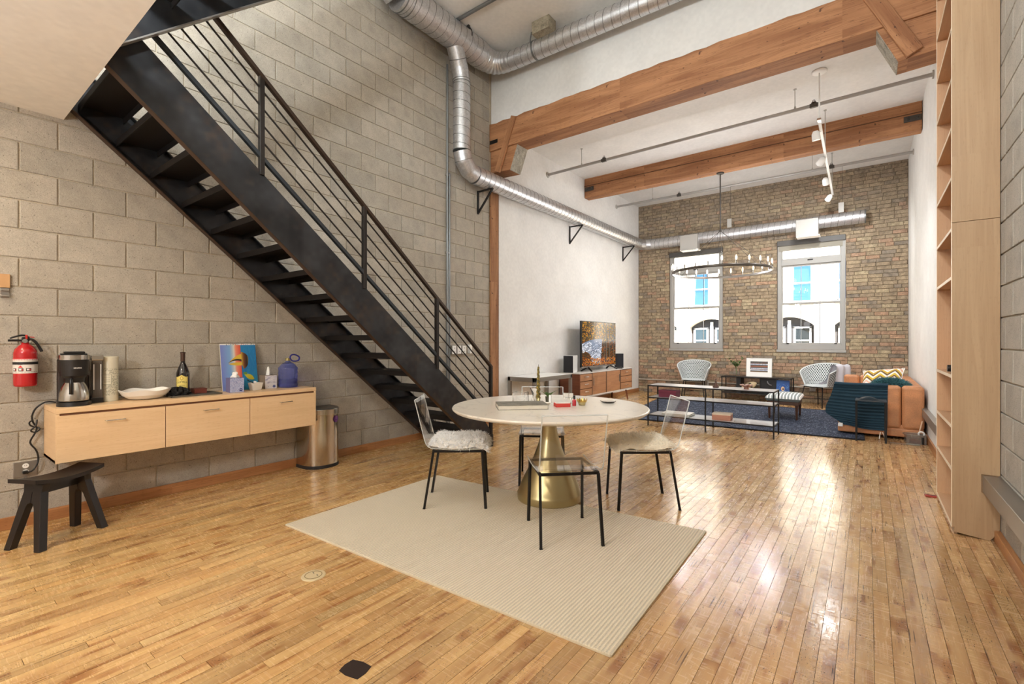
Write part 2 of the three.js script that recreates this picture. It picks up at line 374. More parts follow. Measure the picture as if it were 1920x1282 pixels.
// left wall: concrete blocks, then a timber post, then white plaster
const wallLeft = struct('wall_left', [b2(-0.3, -0.25, -5.98, -0.010, 5.73, 4.3)], M.mortar);
{
  const H = 0.2075, y00 = 0.058, L = 0.4064, pieces = [];
  for (let k = -1; k < 28; k++) {
    const y0 = Math.max(0, y00 + k * H), y1 = Math.min(5.73, y00 + (k + 1) * H), off = k % 2 ? L / 2 : 0;
    for (let j = -16; j < 12; j++) {
      let za = -2.579 + off + j * L, zb = za + L; // along +z
      if (zb < -5.76 || za > 1.4) continue;
      za = Math.max(za, -5.785);
      const t = rr(0.9, 1.05), w = rr(-0.012, 0.012), c = [0.50 * t * (1 + w), 0.445 * t, 0.365 * t * (1 - w)];
      // local x = -z (block face looks to +x)
      const g = faceBlock(za + 0.0045, zb - 0.0045, y0 + 0.0045, y1 - 0.0045, 0.010, 0.004, c);
      g.scale(-1, 1, 1); // mirrored, then turned
      const p = g.attributes.position, n = g.attributes.normal;
      for (const a of [p, n]) for (let i = 0; i < a.count; i++) a.setXYZ(i, a.getZ(i), a.getY(i), -a.getX(i));
      for (const a of [p, n, g.attributes.uv, g.attributes.color]) for (let i = 0; i < a.count; i += 3) { const s = a.itemSize; for (let q = 0; q < s; q++) { const tmp = a.array[(i + 1) * s + q]; a.array[(i + 1) * s + q] = a.array[(i + 2) * s + q]; a.array[(i + 2) * s + q] = tmp; } }
      g.computeVertexNormals();
      g.translate(-0.010, 0, 0);
      const zc = (za + zb) / 2, yc = (y0 + y1) / 2;
      pieces.push({ geo: g, size: seen(0, yc, zc) * (zb - za) * (y1 - y0) });
    }
  }
  lay(wallLeft, 'block', 'blocks', pieces, M.block);
  part('block_surface_behind', b2(-0.02, 0, 1.39, 0, 5.73, 4), M.mortar, wallLeft);
}
const wallLeftWhite = struct('wall_left_white', b2(-0.3, -0.25, -12.3, 0, 5.0, -5.98), M.white);
{ const post = thing('timber_post', 'narrow brown timber post where block wall meets white wall', 'post', [0, 0, -5.885]);
  part('shaft', b2(0, 0, -0.095, 0.03, 4.04, 0.1, 0.004), M.post, post);
  part('edge_shadow_strip', b2(0, 0, -0.125, 0.012, 4.04, -0.096), M.beamDark, post); }  // dark strip painting the edge shadow of the white wall beside the post

// right wall: blocks beside the camera, white plaster beyond the bookcase
const wallRight = struct('wall_right', [b2(XR + 0.012, -0.25, -5.4, 5.9, 5.73, 4.3)], M.mortar);
{
  const H = 0.2075, y00 = 0.03, L = 0.4064, pieces = [];
  for (let k = 0; k < 28; k++) {
    const y0 = y00 + k * H, y1 = Math.min(5.73, y0 + H), off = k % 2 ? L / 2 : 0;
    for (let j = 0; j < 16; j++) {
      const za = -4.5 + off + j * L - L / 2, zb = za + L;
      if (za > 1.4) continue;
      const t = rr(0.92, 1.05), c = [0.50 * t, 0.455 * t, 0.39 * t];
      const g = faceBlock(-zb + 0.0045, -za - 0.0045, y0 + 0.0045, y1 - 0.0045, 0.012, 0.003, c);
      g.rotateY(-PI / 2); // +z face -> -x face; local x -> world z with sign
      g.computeBoundingBox(); g.translate(XR + 0.012, 0, (za + zb) / 2 - (g.boundingBox.min.z + g.boundingBox.max.z) / 2);
      pieces.push({ geo: g, size: seen(XR, (y0 + y1) / 2, (za + zb) / 2) });
    }
  }
  lay(wallRight, 'block', 'blocks', pieces, M.block, 130);
}
struct('wall_right_white', [b2(XRW, -0.25, -12.3, 5.9, 5.0, -5.35), b2(XRW, 5.0, -6.1, 5.9, 5.73, -5.35)], M.white);
struct('wall_rear', [b2(-0.3, -0.25, 4, 5.9, 5.73, 4.3)], M.white);

// back wall: old bricks round two windows
const WIN = [[0.82, 2.09, 1.14, 3.56], [3.226, 4.475, 1.14, 3.55]];
const wallBack = struct('wall_back', [
  b2(-0.3, -0.25, ZB - 0.36, WIN[0][0], 4.95, ZB - 0.013), b2(WIN[0][1], -0.25, ZB - 0.36, WIN[1][0], 4.95, ZB - 0.013), b2(WIN[1][1], -0.25, ZB - 0.36, 5.9, 4.95, ZB - 0.013),
  ...WIN.flatMap((w) => [b2(w[0], -0.25, ZB - 0.36, w[1], w[2], ZB - 0.013), b2(w[0], w[3], ZB - 0.36, w[1], 4.95, ZB - 0.013)])], M.brickMortar);
{
  const H = 0.0765, pieces = [];
  for (let k = 0; k * H < 4.92; k++) {
    const y0 = k * H, y1 = y0 + H, yc = (y0 + y1) / 2;
    let x = -0.12 + (k % 2 ? 0.12 : 0) + rr(0, 0.03);
    const cuts = WIN.filter((w) => yc > w[2] && yc < w[3]);
    while (x < XRW) {
      let L = rnd() < 0.12 ? rr(0.11, 0.14) : rr(0.215, 0.25), e = Math.min(x + L, XRW), s = Math.max(x, 0);
      for (const w of cuts) { if (s < w[0] && e > w[0]) e = w[0] + rr(-0.012, 0.004); else if (s >= w[0] - 0.012 && e <= w[1]) e = s; else if (s >= w[0] - 0.012 && s < w[1] && e > w[1]) s = w[1] + rr(-0.004, 0.012); }
      if (e - s > 0.035) {
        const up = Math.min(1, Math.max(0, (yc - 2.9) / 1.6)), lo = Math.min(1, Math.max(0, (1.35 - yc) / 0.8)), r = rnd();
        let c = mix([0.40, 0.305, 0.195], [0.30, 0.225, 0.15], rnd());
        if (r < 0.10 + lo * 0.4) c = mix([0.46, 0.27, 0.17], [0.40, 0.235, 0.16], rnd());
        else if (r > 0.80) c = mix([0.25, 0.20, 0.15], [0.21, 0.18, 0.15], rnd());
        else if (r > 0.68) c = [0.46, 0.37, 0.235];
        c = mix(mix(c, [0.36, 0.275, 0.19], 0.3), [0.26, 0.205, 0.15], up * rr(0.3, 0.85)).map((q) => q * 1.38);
        const j = rr(-0.001, 0.001);
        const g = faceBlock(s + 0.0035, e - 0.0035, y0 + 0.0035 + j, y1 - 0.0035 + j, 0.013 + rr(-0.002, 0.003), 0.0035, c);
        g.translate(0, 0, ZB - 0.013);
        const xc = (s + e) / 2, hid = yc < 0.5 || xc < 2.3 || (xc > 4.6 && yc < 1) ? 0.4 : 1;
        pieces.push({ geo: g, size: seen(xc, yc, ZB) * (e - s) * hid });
      }
      x += L;
    }
  }
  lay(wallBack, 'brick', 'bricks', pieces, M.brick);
}

// ceilings
struct('ceiling', b2(-0.3, 4.79, -9.1, 5.9, 5.0, -6.08), M.ceiling);
struct('ceiling_back', b2(-0.3, 4.87, -12.3, 5.9, 5.0, -9.1), M.ceiling);
struct('ceiling_upper', b2(-0.3, 5.73, -6.1, 5.9, 5.95, 4.3), M.upperCeiling);
struct('wall_header', b2(0, 4.72, -6.08, XR, 5.73, -5.83), M.header);
struct('ceiling_mezzanine', b2(0, 3.0, -0.78, XR, 3.28, 4.2), M.soffit);

// baseboards
struct('baseboard_left', [b2(0, 0, -4.35, 0.02, 0.088, 4, 0.003), b2(0, 0, -5.78, 0.02, 0.088, -4.35, 0.003)], M.baseboard);
struct('baseboard_left_white', b2(0, 0, ZB, 0.016, 0.09, -6.01, 0.003), M.baseboard);
struct('baseboard_right', b2(XR - 0.032, 0, -4.43, XR, 0.075, 4, 0.004), M.baseboard);
struct('baseboard_right_white', b2(XRW - 0.02, 0, ZB, XRW, 0.095, -5.36, 0.003), M.baseboard);

// windows
const frameMat = std({ color: 0xa8a59f, roughness: 0.45 }), mullMat = std({ color: 0x8f9296, roughness: 0.4 });
WIN.forEach((w, i) => {
  const win = struct('window_' + (i + 1)), [x0, x1, y0, y1] = w, zf = ZB - 0.03, D = 0.09;
  part('window_frame', [b2(x0 + 0.004, y0, zf - D, x0 + 0.078, y1, zf, 0.004), b2(x1 - 0.078, y0, zf - D, x1 - 0.004, y1, zf, 0.004), b2(x0 + 0.07, y1 - 0.07, zf - D, x1 - 0.07, y1, zf, 0.004), b2(x0 + 0.07, y0, zf - D, x1 - 0.07, y0 + 0.10, zf, 0.004)], frameMat, win);
  part('window_sill', b2(x0 - 0.01, y0 - 0.055, zf - 0.12, x1 + 0.01, y0, ZB + 0.012, 0.006), frameMat, win);
  part('transom_rail', b2(x0 + 0.07, 3.0, zf - 0.08, x1 - 0.07, 3.095, zf - 0.005, 0.004), frameMat, win);
  part('transom_latch', b2((x0 + x1) / 2 - 0.05, 3.075, zf - 0.01, (x0 + x1) / 2 + 0.05, 3.1, zf + 0.012, 0.004), M.blackMetal, win);
  const sash = (name, ya, yb, zs) => {
    const s = part(name, [b2(x0 + 0.075, ya, zs - 0.04, x0 + 0.105, yb, zs, 0.003), b2(x1 - 0.105, ya, zs - 0.04, x1 - 0.075, yb, zs, 0.003), b2(x0 + 0.1, ya, zs - 0.04, x1 - 0.1, ya + 0.05, zs, 0.003), b2(x0 + 0.1, yb - 0.035, zs - 0.04, x1 - 0.1, yb, zs, 0.003)], frameMat, win);
    part('pane', b2(x0 + 0.1, ya + 0.04, zs - 0.022, x1 - 0.1, yb - 0.03, zs - 0.018), M.glass, s);
    if (name !== 'transom_sash') for (const f of [1 / 3, 2 / 3]) part('muntin', b2(x0 + 0.1 + (x1 - x0 - 0.2) * f - 0.007, ya + 0.045, zs - 0.03, x0 + 0.1 + (x1 - x0 - 0.2) * f + 0.007, yb - 0.03, zs - 0.008), mullMat, s);
    return s;
  };
  sash('transom_sash', 3.095, y1 - 0.07, zf - 0.02);
  sash('upper_sash', 2.13, 3.0, zf - 0.05);
  const lo = sash('lower_sash', y0 + 0.10, 2.175, zf - 0.008);
  for (const f of [0.14, 0.84]) part('sash_lock', b2(x0 + (x1 - x0) * f, y0 + 0.125, zf - 0.006, x0 + (x1 - x0) * f + 0.05, y0 + 0.145, zf + 0.006, 0.003), M.blackMetal, lo);
  const rs = thing('roller_shade', i ? 'roller shade with grey fabric partly lowered on right window' : 'rolled-up roller shade above left window', 'shade', [(x0 + x1) / 2, y1, zf]);
  const hw = (x1 - x0) / 2;
  part('headrail', b2(-hw, -0.12, -0.02, hw, -0.005, 0.05, 0.006), std({ color: 0x55514c, roughness: 0.5 }), rs);
  part('shade_fabric', b2(-hw + 0.03, i ? -0.235 : -0.14, 0.012, hw - 0.05, -0.1, 0.016), std({ color: 0xa09a8c, roughness: 0.9 }), rs);
});

// the pale building across the street
{
  const b = thing('neighbouring_building', 'sunlit cream building with arched lower windows seen through the windows', 'building', [0, 0, -20]);
  const cream = std({ color: 0xe6d6bd, roughness: 0.9 }), trim = std({ color: 0xf4efe6, roughness: 0.8 }), dark = std({ color: 0x2c2a2a, roughness: 0.7 });
  const paneM = std({ color: 0x9fb4c4, metalness: 0.95, roughness: 0.02 }), paneD = std({ color: 0x4a565c, metalness: 0.8, roughness: 0.05 });
  const ups = [-5.4, -2.36, -0.97, 2.585, 3.975, 6.2, 7.6], W1 = 0.65, yA = 2.76, yB = 4.3, arches = [[-4.9, -3.3], [-3.2, -1.6], [-1.06, 0.55], [1.7, 3.3], [3.91, 5.5], [6.2, 7.8]];
  // wall as a slab with holes
  const sh = new THREE.Shape([[-14, -4], [18, -4], [18, 13], [-14, 13]].map((p) => new THREE.Vector2(...p)));
  const rect = (x0, y0, x1, y1) => new THREE.Path([[x0, y0], [x0, y1], [x1, y1], [x1, y0]].map((p) => new THREE.Vector2(...p)));
  const archPts = (x0, x1, y0, ys, rise) => { const r = []; r.push([x0, y0], [x0, ys]); for (let i = 1; i < 16; i++) { const t = i / 16; r.push([x0 + (x1 - x0) * t, ys + rise * Math.sin(PI * t) ** 0.8]); } r.push([x1, ys], [x1, y0]); return r; };
  for (const x of ups) { sh.holes.push(rect(x, yA, x + W1, yB)); sh.holes.push(rect(x, 5.35, x + W1, 6.9)); }
  for (const [x0, x1] of arches) sh.holes.push(new THREE.Path(archPts(x0, x1, 0.7, 1.9, 0.32).map((p) => new THREE.Vector2(...p))));
  part('wall', ext(sh, 0.35), cream, b).position.z = -0.35;
  for (const x of ups) for (const [ya, yb] of [[yA, yB], [5.35, 6.9]]) {
    const f = part('window', [b2(x, ya, -0.2, x + 0.05, yb, -0.12), b2(x + W1 - 0.05, ya, -0.2, x + W1, yb, -0.12), b2(x, ya, -0.2, x + W1, ya + 0.05, -0.12), b2(x, yb - 0.05, -0.2, x + W1, yb, -0.12), b2(x, ya + 0.68, -0.2, x + W1, ya + 0.72, -0.13)], trim, b);
    part('pane', T(bx(W1 - 0.1, yb - ya - 0.1, 0.012, 0, 0, 0), x + W1 / 2, (ya + yb) / 2, -0.24, -0.1), paneM, f);
    part('ledge', b2(x - 0.06, ya - 0.1, -0.05, x + W1 + 0.06, ya, 0.06, 0.01), trim, b);
  }
  for (const [x0, x1] of arches) {
    part('arch_recess', b2(x0, 0.6, -0.36, x1, 2.3, -0.34), dark, b);
    const m = (x0 + x1) / 2;
    part('mullion', b2(m - 0.05, 0.7, -0.33, m + 0.05, 2.1, -0.24), trim, b);
    for (const [a, c] of [[x0 + 0.1, m - 0.14], [m + 0.14, x1 - 0.1]]) {
      const f = part('window', [b2(a, 0.9, -0.33, a + 0.06, 1.85, -0.25), b2(c - 0.06, 0.9, -0.33, c, 1.85, -0.25), b2(a, 0.82, -0.33, c, 0.92, -0.22), b2(a, 1.33, -0.33, c, 1.37, -0.26), b2(a, 1.8, -0.33, c, 1.86, -0.25)], trim, b);
      part('pane', b2(a + 0.05, 0.9, -0.32, c - 0.05, 1.82, -0.3), paneD, f);
    }
  }
  struct('street', b2(-20, -4.2, -30, 25, -4, -12.3), std({ color: 0x77746e, roughness: 0.9 }));
}
// ---------- timber, stairs, ducts, pipes ----------
{ // big beam with its two bolsters
  const y0 = 4.365, y1 = 4.79, zf = -5.79, zb = -6.09;
  const o = thing('timber_beam', 'large rough timber beam on bolsters below the white header wall', 'beam', [2.77, 0, 0]);
  const jag = []; for (let i = 0; i <= 40; i++) jag.push([-2.77 + 5.54 * i / 40, y1 + (i % 5 === 0 ? 0.012 : rr(-0.008, 0.01))]);
  part('beam_timber', T(ext([[-2.77, y0], [2.77, y0], ...jag.reverse()], zf - zb, 0.006), 0, 0, zb), M.beam, o);
  part('bolster', T(ext([[-2.77, 4.02], [-2.38, 4.0], [-2.24, y0], [-2.77, y0]], 0.27, 0.005), 0, 0, zb), M.beam, o);
  part('bolster_end_face', T(ext([[-2.382, 3.998], [-2.376, 3.998], [-2.236, y0 - 0.002], [-2.242, y0 - 0.002]], 0.268), 0, 0, zb), M.beamEnd, o, 'weathered grey end of bolster');
  part('bolster', T(ext([[2.77, 4.02], [2.30, 4.0], [2.14, y0], [2.77, y0]], 0.28, 0.005), 0, 0, zb), M.beam, o);
  part('bolster_end_face', T(ext([[2.302, 3.998], [2.296, 3.998], [2.136, y0 - 0.002], [2.142, y0 - 0.002]], 0.278), 0, 0, zb), M.beamEnd, o);
  part('strap_board', bar(V(-2.27, 4.79, zf + 0.012), V(-2.60, 4.0, zf + 0.012), 0.1, 0.035), M.beam, o);
  part('strap_board', bar(V(2.05, 4.80, zf + 0.012), V(2.42, 4.03, zf + 0.012), 0.13, 0.035), M.beam, o);
  for (const s of [-1, 1]) part('anchor_plate', bx(0.16, 0.06, 0.012, s * 2.68, 4.5, zf + 0.004, 0.003), M.blackMetal, o);
}
{
  const o = thing('timber_beam', 'smooth timber beam nearer the brick wall with steel end plates', 'beam', [2.74, 0, -9.06]);
  part('beam_timber', b2(-2.735, 4.38, -0.09, 2.725, 4.80, 0.11, 0.008), M.beam, o);
  part('beam_timber', b2(-2.735, 4.625, 0.111, 2.725, 4.64, 0.1135), M.beamDark, o, 'long crack along the beam');
  for (const s of [-1, 1]) { const p = part('steel_plate', bx(0.2, 0.085, 0.014, s * 2.62, 4.56, 0.117, 0.003), M.iron, o); for (const q of [-0.05, 0.05]) part('bolt', T(fin(new THREE.SphereGeometry(0.018, 10, 8)), s * 2.62 + q, 4.56, 0.126), M.iron, p); }
}

// steel staircases
function flight(o, x0, x1, yAt, zB) {
  for (const [x, d] of [[x0, 1], [x1, -1]]) {
    const g = ext([[-zB, yAt(zB)], [-zB, yAt(zB) + 0.39], [4.40, yAt(-4.40) + 0.39], [4.60, 0.14], [4.60, 0], [4.391, 0]], 0.012); g.rotateY(PI / 2); g.translate(x - 0.006, 0, 0);
    const st = part('stringer', g, M.blackSteel, o), f = 0.055, th = 0.009;
    part('flange', bar(V(x + d * f / 2, yAt(-4.385) + 0.004, -4.385), V(x + d * f / 2, yAt(zB) + 0.004, zB), f, th), M.flange, st);
    part('flange', bar(V(x + d * f / 2, yAt(-4.40) + 0.388, -4.40), V(x + d * f / 2, yAt(zB) + 0.388, zB), f, th), M.blackSteel, st);
  }
}
function tread(o, x0, x1, y, zFront, s) { // s: direction in which the stair climbs
  const d = 0.27, z0 = zFront, z1 = zFront + s * d;
  const t = part('tread', [b2(x0, y - 0.05, z0 - s * 0.004, x1, y, z0 + s * 0.004), b2(x0, y - 0.05, z1 - s * 0.004, x1, y, z1 + s * 0.004), b2(x0, y - 0.006, z0, x1, y - 0.002, z1)], M.treadSteel, o);
  const rows = []; for (let i = 0; i < 9; i++) rows.push(b2(x0 + 0.01, y - 0.002, z0 + s * (0.016 + i * 0.028), x1 - 0.01, y + 0.005, z0 + s * (0.026 + i * 0.028)));
  part('grip_strip', rows, M.blackMetal, t);
}
const yLow = (z) => 0.0776 + 0.854 * (z + 4.3);
{
  const o = thing('staircase', 'black steel staircase with open treads and rod railing along block wall', 'staircase');
  const XO = 1.05, XI = 0.05;
  flight(o, XI, XO, yLow, -0.62);
  for (let i = 0; i < 16; i++) tread(o, XI + 0.008, XO - 0.008, 0.225 + i * 0.1933, -4.519 + i * 0.2263, 1);
  const hr = (z) => 1.005 + 0.853 * (z + 4.555), zE = -4.555;
  part('handrail', bar(V(XO, hr(zE - 0.015) + 0.005, zE - 0.015), V(XO, hr(-0.7) + 0.005, -0.7), 0.042, 0.03), std({ color: 0x3b2c22, metalness: 0.4, roughness: 0.35 }), o);
  for (const z of [zE, -3.626, -2.69, -1.747]) part('post', b2(XO - 0.02, z < -4.5 ? 0 : yLow(z) + 0.37, z - 0.018, XO + 0.02, hr(z), z + 0.018, 0.003), M.railSteel, o);
  for (const q of [0.10, 0.236, 0.367, 0.50]) part('rail', rod(V(XO, hr(zE) - q, zE), V(XO, hr(-0.75) - q, -0.75), 0.0075, 8), M.railSteel, o);
  part('lower_rail', bar(V(XO, hr(zE) - 0.632, zE), V(XO, hr(-0.8) - 0.632, -0.8), 0.036, 0.03), std({ color: 0x35383b, metalness: 0.5, roughness: 0.4 }), o);
}
{
  const o = thing('staircase', 'upper black staircase flight above the ceiling edge', 'staircase');
  const y2 = (z) => 3.22 + 0.88 * (-0.92 - z);
  for (const [x, d] of [[1.12, 1], [1.97, -1]]) { // climbs towards -z
    const g = ext([[0.79, y2(-0.79)], [2.6, y2(-2.6)], [2.6, y2(-2.6) + 0.42], [0.79, y2(-0.79) + 0.42]], 0.012); g.rotateY(PI / 2); g.translate(x - 0.006, 0, 0);
    const st = part('stringer', g, M.blackSteel, o);
    part('flange', bar(V(x + d * 0.03, y2(-0.79) + 0.004, -0.79), V(x + d * 0.03, y2(-2.6) + 0.004, -2.6), 0.055, 0.009), M.brushed, st);
  }
  for (let i = 0; i < 8; i++) tread(o, 1.128, 1.962, 3.60 + i * 0.196, -0.86 - i * 0.2227, -1);
}

// spiral duct with raised seams
function duct(o, name, pts, r, seams = true, mat = M.galv) {
  const g = [], helix = [];
  for (let i = 0; i + 1 < pts.length; i++) {
    const a = pts[i], b = pts[i + 1], d = b.clone().sub(a), L = d.length(); d.normalize();
    g.push(rod(a, b, r, 36));
    if (i > 0) g.push(T(fin(new THREE.SphereGeometry(r * 0.999, 28, 18)), a.x, a.y, a.z));
    if (seams) {
      const q = new THREE.Quaternion().setFromUnitVectors(V(0, 1, 0), d), n = Math.floor(L / 0.115), P = [];
      for (let k = 0; k <= n * 20; k++) { const an = k / 20 * 2 * PI; P.push(V(Math.cos(an) * r, k / 20 * L / n, Math.sin(an) * r).applyQuaternion(q).add(a)); }
      helix.push(fin(new THREE.TubeGeometry(new THREE.CatmullRomCurve3(P), n * 28, 0.0042, 5, false)));
    }
  }
  const run = part(name, g, mat, o);
  helix.forEach((h) => part('spiral_seam', h, M.galvDark, run));
  return run;
}
const ring = (c, dir, r, w, t = 0.004) => { const g = new THREE.CylinderGeometry(r + t, r + t, w, 36, 1, false); g.applyQuaternion(new THREE.Quaternion().setFromUnitVectors(V(0, 1, 0), dir)); return fin(g.translate(c.x, c.y, c.z)); };
{
  const o = thing('main_air_duct', 'thick galvanised spiral duct at the top of the block wall', 'duct');
  duct(o, 'duct_run', [V(0.28, 5.55, -3.72), V(0.28, 5.55, -5.22)], 0.185);
  duct(o, 'elbow', [V(0.28, 5.72, -3.46), V(0.28, 5.67, -3.56), V(0.28, 5.55, -3.72)], 0.187, false);
  part('elbow_seam', ring(V(0.28, 5.55, -3.76), V(0, 0, 1), 0.187, 0.012, 0.006), M.galvDark, o); part('elbow_seam', ring(V(0.28, 5.55, -3.86), V(0, 0, 1), 0.187, 0.008, 0.006), M.galvDark, o);
  // crimped turn into the cross duct
  const cr = []; for (let i = 0; i <= 8; i++) { const a = i / 8 * PI / 2; cr.push(V(0.55 - Math.cos(a) * 0.27, 5.53, -5.30 - Math.sin(a) * 0.24)); }
  part('crimped_elbow', surf((u, v) => { const c = new THREE.CatmullRomCurve3([V(0.28, 5.55, -5.2), V(0.28, 5.545, -5.32), V(0.33, 5.53, -5.47), V(0.45, 5.52, -5.55), V(0.62, 5.50, -5.56)]); const p = c.getPoint(v), t = c.getTangent(v), r = (0.185 - 0.055 * v) * (1 + 0.03 * Math.sin(v * 60)); const s = V(0, 1, 0).cross(t).normalize(), up = t.clone().cross(s); return p.addScaledVector(s, Math.cos(u * 2 * PI) * r).addScaledVector(up, Math.sin(u * 2 * PI) * r); }, 36, 48), std({ map: spangle, metalness: 0.9, roughness: 0.35, side: THREE.DoubleSide }), o);
  for (const z of [-3.95, -4.85]) { part('hanger_strap', tube([V(0.09, 5.55, z), V(0.1, 5.6, z), V(0.12, 5.73, z)], 0.006, 10, 6), M.iron, o); part('hanger_strap', tube([V(0.47, 5.56, z), V(0.46, 5.64, z), V(0.40, 5.73, z)], 0.006, 10, 6), M.iron, o); part('strap_clip', bx(0.04, 0.05, 0.03, 0.40, 5.705, z), M.iron, o); }
}
{
  const o = thing('cross_air_duct', 'galvanised spiral duct running along the white header wall', 'duct');
  duct(o, 'duct_run', [V(0.6, 5.50, -5.57), V(4.6, 5.44, -5.57)], 0.128);
  part('hanger_strap', [tube([V(1.05, 5.4, -5.46), V(1.04, 5.56, -5.44), V(1.02, 5.73, -5.5)], 0.008, 10, 6), ring(V(1.05, 5.493, -5.57), V(1, 0, 0), 0.129, 0.03, 0.003)], M.galvDark, o);
  solo('ceiling_junction_box', 'weathered wooden box block on the ceiling above the cross duct', 'box', [b2(-0.14, -0.17, -0.09, 0.14, 0.0, 0.09, 0.004)], std({ color: 0xb0a48f, map: brickTex, roughness: 0.85 }), [1.28, 5.73, -5.42]);
}
{
  const o = thing('branch_air_duct', 'thinner galvanised spiral duct dropping down block wall then along the white wall', 'duct');
  const X = 0.2, Z = -4.93;
  duct(o, 'takeoff', [V(0.27, 5.47, -4.70), V(0.22, 5.22, -4.86)], 0.118, false);
  duct(o, 'elbow', [V(0.22, 5.22, -4.86), V(0.205, 5.12, -4.91), V(X, 5.02, Z)], 0.121, false);
  for (const q of [ring(V(0.24, 5.30, -4.81), V(-0.07, -0.25, -0.16).normalize(), 0.119, 0.01), ring(V(X, 5.02, Z), V(0, 1, 0), 0.121, 0.012), ring(V(X, 5.06, Z + 0.01), V(0, 1, 0.1).normalize(), 0.121, 0.008)]) part('takeoff_seam', q, M.galvDark, o);
  duct(o, 'duct_drop', [V(X, 5.02, Z), V(X, 4.05, Z)], 0.122);
  duct(o, 'elbow', [V(X, 4.05, Z), V(X, 3.93, -4.97), V(X, 3.82, -5.07), V(X, 3.785, -5.2)], 0.126, false);
  for (const q of [ring(V(X, 4.05, Z), V(0, 1, 0), 0.126, 0.01), ring(V(X, 3.93, -4.97), V(0, 1, 0.45).normalize(), 0.126, 0.008), ring(V(X, 3.785, -5.2), V(0, 0, 1), 0.126, 0.01)]) part('elbow_seam', q, M.galvDark, o);
  duct(o, 'duct_run', [V(X, 3.785, -5.2), V(X, 3.785, -11.45)], 0.132);
}
{
  const o = thing('window_air_duct', 'galvanised duct with registers running above the windows on brick wall', 'duct');
  duct(o, 'elbow', [V(0.2, 3.785, -11.43), V(0.26, 3.79, -11.62), V(0.42, 3.795, -11.71)], 0.134, false);
  duct(o, 'duct_run', [V(0.42, 3.795, -11.71), V(4.80, 3.815, -11.71)], 0.132);
  part('end_cap', [ring(V(4.8, 3.815, -11.71), V(1, 0, 0), 0.134, 0.025, 0.004)], M.galvDark, o);
  for (const x of [1.42, 3.83]) {
    const rg = part('register', b2(x - 0.2, 3.52, -11.72, x + 0.2, 3.87, -11.5, 0.006), M.grayPaint, o);
    part('grille', b2(x - 0.19, 3.495, -11.70, x + 0.23, 3.52, -11.47, 0.004), M.whitePlastic, rg);
    const sl = []; for (let i = 0; i < 14; i++) sl.push(bx(0.012, 0.014, 0.004, x - 0.15 + i * 0.025, 3.508, -11.468)); part('slot', sl, M.black, rg);
  }
  for (const x of [2.31, 4.41]) { part('hanger', [b2(x - 0.045, 3.93, -11.60, x + 0.045, 4.13, -11.585)], M.grayPaint, o); part('wire', rod(V(x + 0.02, 4.12, -11.59), V(x + 0.02, 4.87, -11.59), 0.003, 6), M.iron, o); }
}
[[-5.50, 'black triangular bracket under branch duct on block wall'], [-8.32, 'black triangular bracket under duct at middle of white wall'], [-10.92, 'black triangular bracket under duct beside the brick wall']].forEach(([z, l]) => {
  const o = thing('wall_bracket', l, 'bracket', [0, 3.30, z], 0, 'duct brackets');
  part('upright', b2(0.0, 0, -0.015, 0.02, 0.36, 0.015, 0.002), M.blackMetal, o);
  part('arm', b2(0.0, 0.335, -0.015, 0.31, 0.355, 0.015, 0.002), M.blackMetal, o);
  part('brace', bar(V(0.015, 0.02, 0), V(0.3, 0.34, 0), 0.022, 0.03), M.blackMetal, o);
});
// sprinkler pipes, upper conduit
function pipe(label, xa, ya, xb, yb, z, clamps, rods) {
  const o = thing('sprinkler_pipe', label, 'pipe');
  const at = (x) => V(x, ya + (yb - ya) * (x - xa) / (xb - xa), z);
  part('pipe', rod(V(xa, ya, z), V(xb, yb, z), 0.024, 14), std({ color: 0xa9a6a2, metalness: 0.5, roughness: 0.4 }), o);
  for (const x of [xa + 0.008, xb - 0.008]) part('wall_flange', [ring(at(x), V(1, 0, 0), 0.05, 0.016, 0)], M.grayPaint, o);
  for (const x of clamps) { const c = at(x), k = part('sprinkler_head', [T(bx(0.1, 0.055, 0.055, 0, 0, 0, 0.012), c.x, c.y, c.z), cyl(0.03, 0.03, 0.03, c.x, c.y + 0.012, c.z, 12)], M.iron, o); part('deflector', T(fin(new THREE.TorusGeometry(0.014, 0.004, 6, 14)), c.x, c.y + 0.06, c.z), M.iron, k); }
  for (const [x, top] of rods) { const c = at(x); part('hanger_rod', [rod(V(c.x, c.y, z), V(c.x, top, z), 0.005, 6), cyl(0.022, 0.022, 0.006, c.x, top - 0.006, z, 14), cyl(0.012, 0.012, 0.05, c.x, c.y, z, 8)], M.grayPaint, o); }
}
pipe('grey sprinkler pipe between the two timber beams', 0, 4.475, XRW, 4.51, -7.5, [1.17, 4.26], [[0.73, 4.79], [4.04, 4.79]]);
pipe('grey sprinkler pipe close to the brick wall', 0.0, 4.565, XRW, 4.565, -10.55, [1.5, 4.3], [[0.9, 4.87], [4.0, 4.87]]);
{
  const o = thing('ceiling_conduit', 'dark conduit fixed across the upper ceiling above main duct', 'conduit');
  part('conduit_tube', rod(V(0.1, 5.70, -4.646), V(5.4, 5.70, -4.646), 0.024, 12), M.galvDark, o);
  for (const x of [1.6, 3.2]) part('clip', bx(0.03, 0.03, 0.07, x, 5.715, -4.646), M.iron, o);
}
{
  const o = thing('wall_conduit', 'pair of grey conduits running down block wall beside the duct', 'conduit', [0, 0, -4.835]);
  part('conduit_tube', rod(V(0.022, 0.1, 0.018), V(0.022, 5.3, 0.018), 0.016, 12), M.galvDark, o);
  part('conduit_tube', rod(V(0.02, 0.1, -0.03), V(0.02, 3.75, -0.03), 0.013, 12), M.galvDark, o);
  for (const y of [1.7, 2.6, 3.72]) part('clip', [bx(0.03, 0.03, 0.1, 0.012, y, -0.005, 0.004)], M.brushed, o);
}
